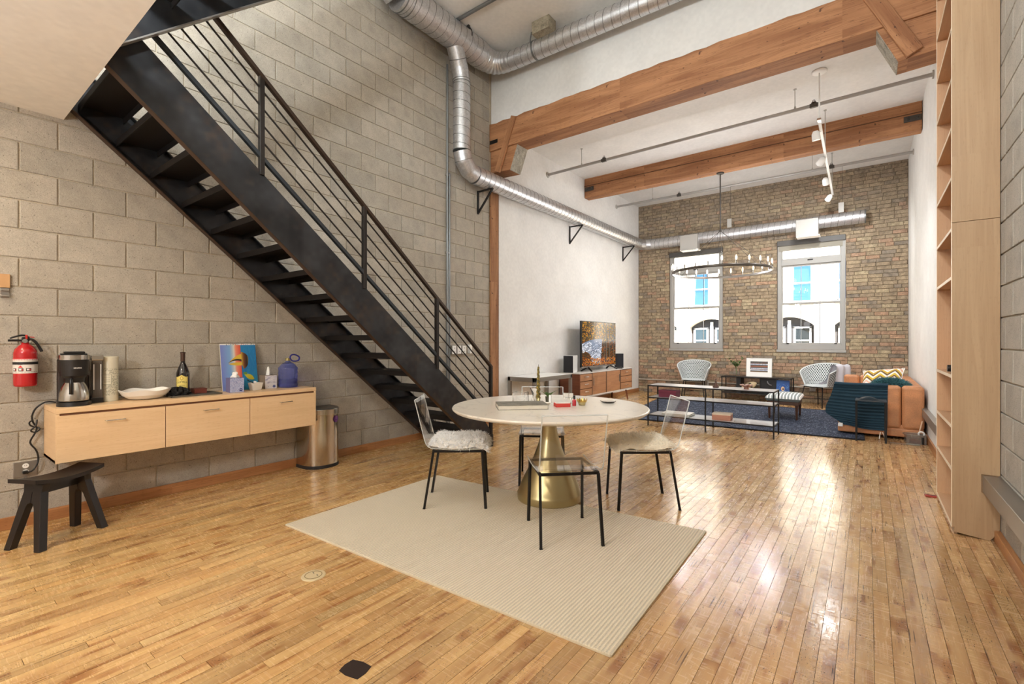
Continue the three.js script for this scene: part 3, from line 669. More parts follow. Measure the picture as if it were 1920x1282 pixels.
{
  const o = thing('outlet_strip', 'white outlet and switch boxes on block wall behind the railing', 'outlet', [0.0, 1.20, -4.88]);
  for (let i = 0; i < 3; i++) { const z = -0.05 - i * 0.105; const bxx = part('box', b2(0, -0.065, z - 0.045, 0.05, 0.065, z + 0.045, 0.006), M.brushed, o); part('cover_plate', b2(0.05, -0.06, z - 0.04, 0.056, 0.06, z + 0.04, 0.002), M.whitePlastic, bxx); for (const q of [-0.025, 0.025]) part('socket', [bx(0.003, 0.012, 0.004, 0.057, q, z - 0.007), bx(0.003, 0.012, 0.004, 0.057, q, z + 0.007)], M.black, bxx); }
  part('switch_box', b2(0, -0.06, -0.44, 0.05, 0.075, -0.39, 0.004), M.whitePlastic, o);
}
// grey wireway along the right wall
{
  const o = thing('wall_raceway', 'grey metal raceway running low along the right wall', 'raceway');
  part('channel', [b2(5.452, 0.32, -4.40, XR, 0.432, 1.5, 0.004)], M.brushed, o);
  part('channel', [b2(5.41, 0.33, -8.8, XRW, 0.44, -5.36, 0.004)], M.brushed, o);
}
// ---------- dining group ----------
{ // flat-woven rug as a quadrilateral with ribs and a stitched edge
  const C = [V(1.498, 0, -1.711), V(3.978, 0, -1.824), V(3.942, 0, -3.411), V(1.472, 0, -3.229)];
  const o = thing('rug', 'cream ribbed flat-woven rug under the round dining table', 'rug');
  const ribs = dtex(256, 256, (u, v) => {
    const k = 0.5 + 0.5 * Math.cos(u * 2 * PI * 8), t = 0.5 + 0.5 * Math.cos(v * 2 * PI * 16 + Math.floor(u * 8) * 2.1), q = 0.80 + 0.13 * k + 0.05 * t + (n128(u, v) - 0.5) * 0.08;
    return [q * 0.97, q * 0.915, q * 0.815];
  });
  const ribB = dtex(256, 256, (u, v) => (0.5 + 0.5 * Math.cos(u * 2 * PI * 8)) * 0.75 + 0.25 * (0.5 + 0.5 * Math.cos(v * 2 * PI * 16 + Math.floor(u * 8) * 2.1)), false);
  const at = (u, v) => C[0].clone().multiplyScalar((1 - u) * (1 - v)).addScaledVector(C[1], u * (1 - v)).addScaledVector(C[2], u * v).addScaledVector(C[3], (1 - u) * v);
  const top = surf((u, v) => { const p = at(u, v); p.y = 0.010 + 0.0006 * Math.sin(u * 9 + v * 5); return p; }, 60, 30, [2.46 / 0.144, 1.55 / 0.144]);
  const mrug = std({ map: ribs, bumpMap: ribB, bumpScale: 0.005, roughness: 0.95, side: THREE.DoubleSide });
  part('woven_field', top, mrug, o);
  const edge = []; for (let e = 0; e < 4; e++) { const a = C[e].clone(), b = C[(e + 1) % 4].clone(); a.y = b.y = 0.005; edge.push(bar(a, b, 0.01, 0.009)); }
  part('bound_edge', edge, std({ color: 0xcfc1a6, roughness: 0.95 }), o);
  // braided stitches along the two short-weave edges
  const st = [];
  for (const [a, b] of [[C[0], C[1]], [C[3], C[2]]]) { const n = 190; for (let i = 0; i < n; i++) { const p = a.clone().lerp(b, (i + 0.5) / n); const g = new THREE.SphereGeometry(0.006, 6, 4); g.scale(1.15, 0.9, 0.7); g.rotateY(0.6); st.push(fin(g.translate(p.x, 0.008, p.z))); } }
  part('stitching', st, std({ color: 0xd9cdb5, roughness: 0.95 }), o);
}
const TX = 2.70, TZ = -3.346, TY = 0.785;
{
  const o = thing('dining_table', 'round white stone dining table on a brass cone pedestal', 'table', [TX, 0.010, TZ]);
  const R = 0.815, y = TY - 0.010;
  const tt = fin(new THREE.LatheGeometry([[0, y - 0.036], [R - 0.05, y - 0.036], [R - 0.018, y - 0.03], [R - 0.003, y - 0.018], [R, y - 0.010], [R - 0.004, y - 0.002], [R - 0.012, y], [0, y]].map((p) => new THREE.Vector2(...p)), 96));
  part('tabletop', tt, M.tableTop, o);
  part('pedestal', lathe([[0, 0], [0.268, 0], [0.27, 0.006], [0.27, 0.05], [0.262, 0.062], [0.254, 0.085], [0.235, 0.138], [0.182, 0.244], [0.132, 0.349], [0.093, 0.454], [0.072, 0.53], [0.060, 0.60], [0.056, 0.66], [0.062, 0.735], [0.075, 0.739], [0, 0.739]], 72), M.brass, o);
}
// acrylic chair: faces +z locally, floor at y = 0
function makeChair(o) {
  const Wd = 0.42, hs = 0.47, prof = [];
  // side profile (z forward, y up), centre line of the sheet
  const line = [];
  for (let i = 0; i <= 6; i++) line.push([0.235 - i * 0.066, hs + 0.004 - 0.010 * Math.sin(i / 6 * PI)]);
  for (let i = 1; i <= 8; i++) { const a = i / 8 * RAD(78); line.push([-0.161 - 0.075 * Math.sin(a), hs + 0.004 + 0.075 * (1 - Math.cos(a))]); }
  const e = line[line.length - 1]; for (let i = 1; i <= 6; i++) line.push([e[0] - i * 0.0135, e[1] + i * 0.0535]);
  const th = 0.010, up = [], dn = [];
  line.forEach((p, i) => { const a = line[Math.max(0, i - 1)], b = line[Math.min(line.length - 1, i + 1)], l = Math.hypot(b[0] - a[0], b[1] - a[1]), nx = -(b[1] - a[1]) / l, ny = (b[0] - a[0]) / l; up.push([p[0] + nx * th / 2, p[1] + ny * th / 2]); dn.push([p[0] - nx * th / 2, p[1] - ny * th / 2]); });
  const g = ext([...up, ...dn.reverse()], Wd - 0.004, 0.002, 4); // outline in (z, y)
  g.rotateY(-PI / 2); g.translate((Wd - 0.004) / 2, 0, 0);
  part('acrylic_shell', g, M.acrylic, o);
  const m = M.blackMetal, fx = 0.195, f0 = 0.215, f1 = -0.17, y = hs - 0.02;
  part('seat_frame', [b2(-fx, y - 0.008, f0 - 0.009, fx, y + 0.010, f0 + 0.009, 0.002), b2(-fx, y - 0.008, f1 - 0.009, fx, y + 0.010, f1 + 0.009, 0.002), b2(-fx - 0.009, y - 0.008, f1, -fx + 0.009, y + 0.010, f0, 0.002), b2(fx - 0.009, y - 0.008, f1, fx + 0.009, y + 0.010, f0, 0.002)], m, o);
  for (const [sx, z0, z1] of [[-1, f0, 0.242], [1, f0, 0.242], [-1, f1, -0.242], [1, f1, -0.242]]) part('leg', bar(V(sx * fx, y, z0), V(sx * 0.203, 0, z1), 0.018, 0.018), m, o);
  for (const [a, b] of [[-1, 1], [1, 1], [-1, -1], [1, -1]]) part('foot_pad', bx(0.02, 0.006, 0.02, a * 0.203, 0.003, b * 0.242), M.darkRubber, o);
  const rim = [[-1, 0], [1, 0]].map(([s]) => tube(line.map((p) => V(s * Wd / 2, p[1], p[0])), 0.0042, 50, 6)); rim.forEach((r) => part('polished_edge', r, M.acrylicEdge, o));
  const tp = line[line.length - 1]; part('polished_edge', rod(V(-Wd / 2, tp[1], tp[0]), V(Wd / 2, tp[1], tp[0]), 0.0042, 6), M.acrylicEdge, o);
}
const chairGroup = 'acrylic chairs round the dining table';
const yaw = (dx, dz) => Math.atan2(dx, dz);
const ch = thing('dining_chair', 'clear acrylic chair seen from behind in front of the brass pedestal', 'chair', [3.165, 0.010, -2.795], yaw(-0.34, -0.345), chairGroup);
makeChair(ch);
copyOf(ch, 'dining_chair', 'clear acrylic chair with white fur seat beside the staircase foot', [2.125, 0.010, -2.833], yaw(0.39, -0.306));
copyOf(ch, 'dining_chair', 'clear acrylic chair with cream fur seat standing partly off the rug', [3.348, 0.002, -3.745], yaw(-0.405, 0.319));
copyOf(ch, 'dining_chair', 'bare clear acrylic chair behind the table, half hidden by pedestal', [2.335, 0.002, -3.784], yaw(0.54, 0.84));
// sheepskins: a soft pad with strands
function sheepskin(label, pos, turn, m, mt, sd, nn) {
  seed = sd;
  const o = thing('sheepskin', label, 'sheepskin', pos, turn, 'sheepskins on chair seats');
  const hw = 0.225, hd = 0.222, cz = 0.035;
  const P = (u, v) => { // u across, v front to back; rounded square pad
    const a = (u - 0.5) * 2, b = (v - 0.5) * 2, e = 1 - Math.max(Math.abs(a), Math.abs(b)) ** 6;
    const y = 0.046 * Math.max(0, e) ** 0.5 + 0.010 * (n8(u, v) - 0.3) * 2 + 0.012 * (n16(u + sd * 0.1, v) - 0.5) * e - (b > 0.8 ? (b - 0.8) * 0.16 : 0) + (b < -0.6 ? (-0.6 - b) * 0.05 : 0);
    return V(a * hw * (1 - 0.05 * b * b + 0.04 * (n8(v, 0.3) - 0.5)), y, cz + b * hd * (1 + 0.06 * (n8(u, 0.7) - 0.5)));
  };
  part('pad', [surf((u, v) => P(1 - u, v), 34, 34), surf((u, v) => { const p = P(u, v); p.y = Math.min(p.y, -0.002 + (p.z > 0.22 ? -(p.z - 0.22) * 0.6 : 0)); return p; }, 20, 20)], m, o);
  const pos_ = [];
  for (let i = 0; i < nn; i++) {
    let u = rnd(), v = rnd(); const q = rnd(); if (q < 0.15) u = rnd() < 0.5 ? rr(0, 0.05) : rr(0.95, 1); else if (q < 0.3) v = rnd() < 0.5 ? rr(0, 0.05) : rr(0.95, 1);
    const p = P(u, v), a = (u - 0.5) * 2, b = (v - 0.5) * 2;
    const cl = n32(u * 0.6, v * 0.6) * 6.28 * 2;
    const d = V(a * Math.abs(a) ** 4 * 0.9 + Math.cos(cl) * 0.55 + rr(-0.3, 0.3), 0.55 + rr(0, 0.4) - Math.max(Math.abs(a), Math.abs(b)) ** 8 * 0.9, b * Math.abs(b) ** 4 * 0.9 + Math.sin(cl) * 0.55 + rr(-0.3, 0.3)).normalize().multiplyScalar(rr(0.018, 0.042));
    const s = V(rr(-1, 1), rr(-0.3, 0.3), rr(-1, 1)).normalize().multiplyScalar(0.0026);
    const mid = p.clone().addScaledVector(d, 0.55), tip = p.clone().add(d); tip.y -= 0.006;
    pos_.push(...p.clone().add(s).toArray(), ...p.clone().sub(s).toArray(), ...mid.toArray(), ...mid.clone().add(s.clone().multiplyScalar(0.8)).toArray(), ...mid.clone().sub(s.clone().multiplyScalar(0.8)).toArray(), ...tip.toArray());
  }
  const g = new THREE.BufferGeometry(); g.setAttribute('position', new THREE.Float32BufferAttribute(pos_, 3)); g.computeVertexNormals(); g.setAttribute('uv', new THREE.Float32BufferAttribute(new Float32Array(pos_.length / 3 * 2), 2));
  part('fur_strands', g, mt, o).userData.kind = 'stuff';
}
sheepskin('shaggy white sheepskin on the chair beside the staircase foot', [2.125, 0.487, -2.833], yaw(0.39, -0.306), M.fur, M.furTip, 3, 8000);
sheepskin('smoother cream sheepskin on the chair standing partly off the rug', [3.348, 0.479, -3.745], yaw(-0.405, 0.319), M.furCream, M.furCreamTip, 8, 3500);

// on the table
const onT = (x, z) => [x, TY, z];
{
  const grey = std({ color: 0x8b8478, map: brickTex, roughness: 0.6 }), pg = std({ color: 0xcfc6b6, roughness: 0.9 });
  const o = thing('coffee_table_book', 'large grey book lying nearest on the round table', 'book', onT(2.585, -3.10), -0.62);
  part('cover', [bx(0.25, 0.004, 0.40, 0, 0.002, 0), bx(0.25, 0.004, 0.40, 0, 0.036, 0), bx(0.005, 0.036, 0.40, 0.125, 0.019, 0)], grey, o);
  part('pages', bx(0.24, 0.031, 0.39, -0.003, 0.0195, 0), pg, o);
  o.rotation.y = yaw(0.17, -0.163) ; // spine along the near edge
  const r = thing('red_box', 'small flat red card box on the round table', 'box', onT(2.815, -3.36), yaw(0.065, -0.068));
  part('box_body', bx(0.078, 0.030, 0.125, 0, 0.015, 0, 0.002), std({ color: 0xb8352e, roughness: 0.5 }), r);
  part('box_lid', bx(0.066, 0.002, 0.113, 0, 0.031, 0), std({ color: 0xe9e2d6, roughness: 0.6 }), r);
  part('printed_end', bx(0.03, 0.016, 0.001, 0, 0.016, 0.063), M.white2, r);
  // square clear vase
  const v = thing('glass_vase', 'square clear glass vase with notched rim beside the twisted candle', 'vase', onT(2.44, -3.29), 0.3);
  part('glass_body', ext((() => { const s = new THREE.Shape([[-0.055, -0.055], [0.055, -0.055], [0.055, 0.055], [-0.055, 0.055]].map((p) => new THREE.Vector2(...p))); s.holes.push(new THREE.Path([[-0.047, -0.047], [-0.047, 0.047], [0.047, 0.047], [0.047, -0.047]].map((p) => new THREE.Vector2(...p)))); return s; })(), 0.10, 0.002).rotateX(-PI / 2), M.clear, v);
  part('glass_base', bx(0.106, 0.008, 0.106, 0, 0.004, 0, 0.002), M.clear, v);
  const d = thing('glass_dish', 'little twisted clear glass piece standing behind the square vase', 'glass', onT(2.50, -3.42), 0.8);
  part('glass_body', T(lathe([[0.0, 0.0], [0.035, 0], [0.04, 0.01], [0.02, 0.06], [0.045, 0.13], [0.04, 0.13], [0.014, 0.06], [0, 0.01]], 6), 0, 0, 0), M.clear, d);
  // twisted candle
  const c = thing('taper_candle', 'tall twisted gold and green taper candle on round table', 'candle', onT(2.548, -3.405));
  part('holder', lathe([[0, 0], [0.03, 0], [0.03, 0.004], [0.016, 0.008], [0.017, 0.05], [0.0, 0.05]], 20), M.brass, c);
  part('wax', surf((u, w) => { const a = u * 2 * PI, y = 0.045 + w * 0.28, r = (0.017 - 0.010 * w) * (1 + 0.28 * Math.sin(a * 3 + w * 46) + 0.15 * Math.sin(w * 150)) * (w > 0.97 ? (1 - w) / 0.03 : 1); return V(Math.cos(a) * r, y, -Math.sin(a) * r); }, 24, 120, [1, 6]), std({ map: dtex(64, 64, (u, w) => n16(u, w) > 0.5 ? [0.62, 0.5, 0.2] : [0.27, 0.27, 0.12]), roughness: 0.5, metalness: 0.2 }), c);
  part('wick', rod(V(0, 0.32, 0), V(0.001, 0.34, 0), 0.0015, 6), M.black, c);
  // small plant and white mug
  const p = thing('small_plant', 'small leafy plant in a dark pot behind the taper candle', 'plant', onT(2.59, -3.50));
  part('pot', lathe([[0, 0], [0.022, 0], [0.028, 0.055], [0.024, 0.055], [0.0, 0.04]], 20), std({ color: 0x4d4a38, roughness: 0.7 }), p);
  part('soil', cyl(0.023, 0.023, 0.004, 0, 0.044, 0, 16), std({ color: 0x2d221a, roughness: 1 }), p);
  for (let i = 0; i < 12; i++) { const a = i * 2.4, L = rr(0.05, 0.085); part('leaf', T(surf((u, w) => V((u - 0.5) * 0.022 * Math.sin(PI * Math.min(0.98, w + 0.05)), Math.sin(w * 1.7) * L * 0.7, w * L), 3, 6), 0, 0.045, 0, 0, a, 0), M.leaf, p); }
  const mu = thing('white_saucer', 'little white footed dish in front of the small plant', 'dish', onT(2.665, -3.36));
  part('bowl', lathe([[0, 0], [0.018, 0], [0.02, 0.004], [0.034, 0.016], [0.038, 0.022], [0.034, 0.021], [0.018, 0.009], [0, 0.008]], 28), std({ color: 0xe6dfd0, roughness: 0.35 }), mu);
  const cn = thing('white_candle', 'short white candle in a pale holder beside the plant', 'candle', onT(2.64, -3.45));
  part('wax', [cyl(0.012, 0.011, 0.075, 0, 0, 0, 16), cyl(0.02, 0.02, 0.004, 0, 0, 0, 16)], M.white2, cn);
  const b = thing('nail_polish_bottle', 'tiny red bottle with black cap next to brass crown dish', 'bottle', onT(2.872, -3.463));
  part('bottle_body', lathe([[0, 0], [0.016, 0], [0.017, 0.004], [0.017, 0.045], [0.008, 0.052], [0.008, 0.058], [0, 0.058]], 18), phy({ color: 0xb3333a, roughness: 0.15, clearcoat: 0.5 }), b);
  part('cap', cyl(0.010, 0.009, 0.03, 0, 0.056, 0, 14), M.blackPlastic, b);
  const k = thing('brass_dish', 'small brass dish shaped like a crown of petals on table', 'dish', onT(2.905, -3.535));
  part('cup', lathe([[0, 0], [0.026, 0], [0.03, 0.01], [0.038, 0.034], [0.034, 0.034], [0.024, 0.012], [0, 0.01]], 24), M.brass, k);
  for (let i = 0; i < 14; i++) part('petal', T(surf((u, w) => V((u - 0.5) * 0.018 * (1 - w * w), 0.028 + w * 0.03, 0.036 + w * 0.018), 2, 4), 0, 0, 0, 0, i / 14 * 2 * PI, 0), std({ color: 0xc19a45, metalness: 0.85, roughness: 0.3, side: THREE.DoubleSide }), k);
  for (let i = 0; i < 3; i++) solo('glass_tumbler', ['clear low tumbler at the far edge of the round table', 'clear stem glass standing behind the red card box', 'clear flat glass dish at far right of the tabletop'][i], 'glass', [lathe([[[0, 0], [0.03, 0], [0.034, 0.05], [0.031, 0.05], [0.027, 0.006], [0, 0.006]], [[0, 0], [0.022, 0], [0.006, 0.006], [0.004, 0.04], [0.02, 0.055], [0.022, 0.09], [0.02, 0.09], [0.017, 0.056], [0, 0.048]], [[0, 0], [0.05, 0], [0.07, 0.018], [0.066, 0.018], [0.048, 0.005], [0, 0.005]]][i], 28)], M.clear, onT(...[[2.55, -3.88], [2.79, -3.55], [3.02, -3.80]][i]));
}
// ---------- along the block wall ----------
const CT_Y = 0.865;
{
  const o = thing('floating_cabinet', 'long pale maple cabinet hung on block wall with three drawers', 'cabinet', [0, 0, 0]);
  const X1 = 0.42, z0 = -2.57, z1 = -0.672, y0 = 0.487;
  part('countertop', b2(0.002, CT_Y - 0.036, z0, X1 + 0.004, CT_Y, z1, 0.003), M.maple, o);
  part('carcass', [b2(0.002, y0, z0, X1 - 0.02, y0 + 0.02, z1, 0.001), b2(0.002, y0, z0, X1 - 0.001, CT_Y - 0.037, z0 + 0.02, 0.001), b2(0.002, y0, z1 - 0.02, X1 - 0.001, CT_Y - 0.037, z1, 0.001), b2(0.002, y0, z0, 0.012, CT_Y - 0.037, z1)], M.maple, o);
  part('gap_shade_strip', b2(X1 - 0.04, CT_Y - 0.055, z0 + 0.02, X1 - 0.012, CT_Y - 0.037, z1 - 0.02), std({ color: 0x7d543a, roughness: 0.7 }), o);  // shaded gap below the countertop, painted as a dark brown strip
  const cuts = [z1 - 0.002, -1.303, -1.938, z0 + 0.002], hz = [-0.99, -1.623, -2.262];
  for (let i = 0; i < 3; i++) {
    const d = part('drawer', b2(X1 - 0.02, y0 + 0.002, cuts[i + 1] + 0.0025, X1, CT_Y - 0.052, cuts[i] - 0.0025, 0.0015), M.maple, o);
    const h = hz[i], y = 0.752;
    part('handle', tube([V(X1, y, h - 0.056), V(X1 + 0.026, y, h - 0.054), V(X1 + 0.028, y, h - 0.04), V(X1 + 0.028, y, h + 0.04), V(X1 + 0.026, y, h + 0.054), V(X1, y, h + 0.056)], 0.004, 30, 8), M.chrome, d);
  }
}
{ // coffee maker facing +x
  const o = thing('coffee_maker', 'black and steel coffee maker with thermal carafe on maple cabinet', 'coffee maker', [0.21, CT_Y, -0.80], 0);
  o.rotation.y = PI / 2 - 0.12; // local +z towards the room
  const m = std({ color: 0x1b1715, roughness: 0.38 }), brown = std({ color: 0x2b211c, roughness: 0.45 });
  part('body', [b2(-0.085, 0, -0.15, 0.085, 0.335, -0.02, 0.012), b2(-0.085, 0.225, -0.03, 0.085, 0.335, 0.075, 0.02)], brown, o);
  part('brew_head', [T(cyl(0.078, 0.082, 0.115, 0, 0.215, 0, 40), 0, 0, 0.055), T(cyl(0.06, 0.07, 0.02, 0, 0.196, 0, 32), 0, 0, 0.055)], m, o);
  part('steel_band', [T(cyl(0.084, 0.084, 0.034, 0, 0.33, 0, 40), 0, 0, 0.05), b2(-0.087, 0.33, -0.15, 0.087, 0.364, 0.05, 0.01)], M.stainless, o);
  part('lid', [b2(-0.07, 0.363, -0.10, 0.07, 0.374, 0.09, 0.005), b2(-0.055, 0.373, -0.07, 0.06, 0.388, 0.06, 0.007)], M.blackPlastic, o);
  part('base', [T(cyl(0.095, 0.093, 0.03, 0, 0, 0, 40), 0, 0, 0.06), b2(-0.09, 0, -0.15, 0.09, 0.03, 0.06, 0.008)], m, o);
  const cf = part('carafe', T(lathe([[0, 0.03], [0.08, 0.03], [0.083, 0.04], [0.081, 0.09], [0.07, 0.135], [0.056, 0.165], [0.055, 0.172], [0, 0.172]], 48), 0, 0, 0.06), M.stainless, o);
  part('carafe_lid', T(cyl(0.056, 0.058, 0.03, 0, 0.168, 0, 32), 0, 0, 0.06), M.blackPlastic, cf);
  part('carafe_handle', tube([V(-0.02, 0.185, 0.115), V(-0.022, 0.19, 0.155), V(-0.022, 0.15, 0.165), V(-0.022, 0.09, 0.158)], 0.011, 24, 8), M.blackPlastic, cf);
  const tk = part('water_tank', [b2(0.098, 0.03, -0.14, 0.162, 0.32, 0.0, 0.012)], phy({ color: 0x9a8f84, transmission: 0.7, thickness: 0, roughness: 0.1 }), o);
  part('tank_lid', b2(0.094, 0.318, -0.145, 0.166, 0.36, 0.005, 0.006), M.stainless, tk);
  part('tank_foot', b2(0.09, 0, -0.145, 0.166, 0.04, 0.005, 0.006), m, tk);
  part('tank_guide', [b2(0.108, 0.10, -0.002, 0.113, 0.29, 0.004), b2(0.147, 0.10, -0.002, 0.152, 0.29, 0.004)], M.whitePlastic, tk);
  // the word on its front
  const lt = ctex(256, 64, (c, w, h) => { c.fillStyle = '#1b1715'; c.fillRect(0, 0, w, h); c.fillStyle = '#e8e2da'; c.font = 'bold 46px sans-serif'; c.textAlign = 'center'; c.textBaseline = 'middle'; c.fillText('KEURIG', w / 2, h / 2); });
  part('lettering', surf((u, v) => { const a = (u - 0.28) * 0.85; return V(Math.sin(a) * 0.0815, 0.262 + v * 0.019, 0.055 + Math.cos(a) * 0.0815); }, 16, 1), std({ map: lt, roughness: 0.5 }), o);
  const cord = solo('power_cord', 'black power cord looping from coffee maker down to wall outlet', 'cord', [
    tube([V(0.10, CT_Y + 0.012, -0.735), V(0.05, CT_Y + 0.02, -0.69), V(0.045, CT_Y + 0.01, -0.66), V(0.04, 0.84, -0.625), V(0.035, 0.79, -0.608), V(0.035, 0.745, -0.612), V(0.04, 0.70, -0.63), V(0.04, 0.66, -0.62), V(0.035, 0.60, -0.598), V(0.04, 0.545, -0.625), V(0.04, 0.50, -0.637), V(0.045, 0.45, -0.635), V(0.05, 0.40, -0.61), V(0.03, 0.386, -0.583)], 0.0055, 120, 8),
    tube([V(0.04, 0.76, -0.612), V(0.05, 0.745, -0.592), V(0.045, 0.72, -0.60), V(0.04, 0.705, -0.632), V(0.05, 0.69, -0.645), V(0.04, 0.67, -0.625), V(0.045, 0.685, -0.60), V(0.05, 0.72, -0.625), V(0.04, 0.76, -0.632)], 0.005, 60, 8), T(bx(0.03, 0.022, 0.03, 0.022, 0.388, -0.575, 0.006))], M.blackPlastic);
}
{
  const o = thing('wall_outlet', 'metal outlet plate with cord plugged in above black stool', 'outlet', [0, 0.408, -0.578]);
  part('plate', b2(0, -0.056, -0.062, 0.008, 0.056, 0.062, 0.004), M.brushed, o);
  for (const y of [-0.02, 0.024]) { const s = part('socket', T(cyl(0.017, 0.017, 0.003, 0, 0, 0, 20), 0.008, y, 0, 0, 0, -PI / 2), M.whitePlastic, o); part('slot', [bx(0.002, 0.008, 0.002, 0.0115, y + 0.002, -0.005), bx(0.002, 0.008, 0.002, 0.0115, y + 0.002, 0.005)], M.black, s); }
  part('conduit_tube', rod(V(0.012, -0.408, 0.0), V(0.012, -0.056, 0.0), 0.009, 10), M.brushed, o);
}
{
  const o = thing('tall_tin', 'tall patterned cream tin canister next to coffee maker', 'tin', [0.15, CT_Y, -1.017]);
  const tx = ctex(512, 512, (c, w, h) => {
    c.fillStyle = '#ddd5bd'; c.fillRect(0, 0, w, h); seed = 5;
    for (let i = 0; i < 4200; i++) { const x = rnd() * w, y = 110 + rnd() * 330; const e = Math.abs(y - 280) / 170; if (rnd() < e * 0.4) continue; c.fillStyle = ['#8c8a72', '#6e6d58', '#b7b096', '#a39c7e'][Math.floor(rnd() * 4)]; c.fillRect(x, y, 2 + rnd() * 6, 1 + rnd() * 4); }
    for (const x0 of [0, 256]) { c.fillStyle = '#e6dfc8'; c.fillRect(x0 + 40, 185, 90, 130); c.strokeStyle = '#7c7760'; c.lineWidth = 3; c.strokeRect(x0 + 44, 190, 82, 120); c.fillStyle = '#6d684f'; for (let k = 0; k < 4; k++) c.fillRect(x0 + 55, 205 + k * 24, 60, 4); c.fillStyle = '#f6f0dd'; c.fillRect(x0 + 75, 150, 10, 30); c.fillRect(x0 + 92, 150, 10, 30); }
  });
  const body = new THREE.CylinderGeometry(0.054, 0.054, 0.325, 40, 1, true); part('tin_body', fin(body, true, true).translate(0, 0.166, 0), std({ map: tx, roughness: 0.4, metalness: 0.1 }), o);
  part('lid', lathe([[0.055, 0.325], [0.0555, 0.34], [0.052, 0.345], [0, 0.345]], 40), std({ color: 0xd8d0b8, roughness: 0.4 }), o);
  part('base_rim', [T(cyl(0.055, 0.055, 0.006, 0, 0, 0, 40))], std({ color: 0xc8c0a6, roughness: 0.4 }), o);
}
{
  const o = thing('white_bowl', 'wide white oval bowl on maple cabinet in front of bottle', 'bowl', [0.22, CT_Y, -1.225]);
  const g = lathe([[0, 0.0], [0.06, 0], [0.10, 0.008], [0.14, 0.035], [0.165, 0.075], [0.160, 0.077], [0.134, 0.041], [0.096, 0.016], [0, 0.01]], 56);
  const p = g.attributes.position; for (let i = 0; i < p.count; i++) { const a = Math.atan2(p.getZ(i), p.getX(i)), y = p.getY(i); p.setY(i, y * (1 + 0.08 * Math.sin(a * 5) * y / 0.07)); }
  g.scale(0.82, 1, 1.05); g.computeVertexNormals();
  part('bowl_body', g, std({ color: 0xf0ebe2, roughness: 0.35 }), o);
  const t = thing('dark_tray', 'flat dark grey tray holding bottle and black cloth', 'tray', [0.2, CT_Y, -1.56]);
  part('tray_base', [b2(-0.12, 0, -0.185, 0.12, 0.006, 0.185, 0.003)], std({ color: 0x4c4740, roughness: 0.4 }), t);
  part('tray_rim', [b2(-0.125, 0, -0.19, -0.115, 0.014, 0.19, 0.003), b2(0.115, 0, -0.19, 0.125, 0.014, 0.19, 0.003), b2(-0.125, 0, -0.19, 0.125, 0.014, -0.18, 0.003), b2(-0.125, 0, 0.18, 0.125, 0.014, 0.19, 0.003)], std({ color: 0x5a544a, roughness: 0.4 }), t);
  const cl = new THREE.SphereGeometry(0.07, 40, 24); const q = cl.attributes.position; for (let i = 0; i < q.count; i++) { const x = q.getX(i), y = q.getY(i), z = q.getZ(i), a = Math.atan2(z, x), k = 1 + 0.22 * Math.sin(a * 7 + y * 60) + 0.14 * Math.sin(a * 13 - y * 90); q.setXYZ(i, x * k * 0.8, Math.max(0, y * 0.55 + 0.022) * k, z * k * 1.05); }
  cl.computeVertexNormals(); solo('black_cloth', 'crumpled black cloth lying between the bowl and bottle', 'cloth', fin(cl), std({ color: 0x171514, roughness: 0.9 }), [0.235, CT_Y + 0.007, -1.445]);
  const b = thing('wine_bottle', 'dark wine bottle with yellow label on the dark tray', 'bottle', [0.16, CT_Y + 0.006, -1.503]);
  part('bottle_glass', lathe([[0, 0], [0.044, 0], [0.049, 0.006], [0.049, 0.17], [0.047, 0.19], [0.035, 0.23], [0.021, 0.262], [0.0165, 0.275], [0.0165, 0.35], [0.019, 0.351], [0.019, 0.362], [0, 0.362]], 40), phy({ color: 0x120b10, roughness: 0.08, clearcoat: 1 }), b);
  part('foil', lathe([[0.0172, 0.285], [0.0172, 0.35], [0.0198, 0.351], [0.0198, 0.363], [0, 0.364]], 28), std({ color: 0x4a352a, roughness: 0.4, metalness: 0.4 }), b);
  const lb = ctex(256, 320, (c, w, h) => {
    c.fillStyle = '#e3cf72'; c.fillRect(0, 0, w, h); c.strokeStyle = '#a98b2f'; c.lineWidth = 6; c.strokeRect(8, 8, w - 16, h - 16);
    c.fillStyle = '#b08f34'; c.beginPath(); c.arc(w / 2, 60, 34, 0, 7); c.fill(); c.fillStyle = '#e3cf72'; c.beginPath(); c.arc(w / 2, 60, 20, 0, 7); c.fill(); c.beginPath(); c.strokeStyle = '#8a6f28'; c.lineWidth = 4; c.arc(45, 80, 18, 0, 7); c.stroke();
    c.fillStyle = '#3d3418'; c.textAlign = 'center'; c.font = 'bold 50px serif'; c.fillText('CAYMUS', w / 2, 150); c.font = 'bold 24px serif'; c.fillText('CABERNET', w / 2, 215); c.fillRect(50, 232, 150, 3); c.font = '18px serif'; c.fillText('NAPA VALLEY', w / 2, 262);
  });
  const lg = surf((u, v) => { const a = RAD(62) + (u - 0.5) * 1.9; const top = 0.155 + 0.016 * Math.max(0, 1 - Math.abs(u - 0.5) * 3.4); return V(Math.sin(a) * 0.0497, 0.036 + v * (top - 0.036), Math.cos(a) * 0.0497); }, 30, 6);
  part('label', lg, std({ map: lb, roughness: 0.6 }), b);
  part('lower_label', surf((u, v) => { const a = RAD(62) + (u - 0.5) * 0.9; return V(Math.sin(a) * 0.0497, 0.02 + v * 0.010, Math.cos(a) * 0.0497); }, 12, 1), std({ color: 0xb9a568, roughness: 0.5 }), b);
  const r = thing('red_notebook', 'small dark red box lying on the tray behind the rim', 'box', [0.12, CT_Y + 0.006, -1.636]);
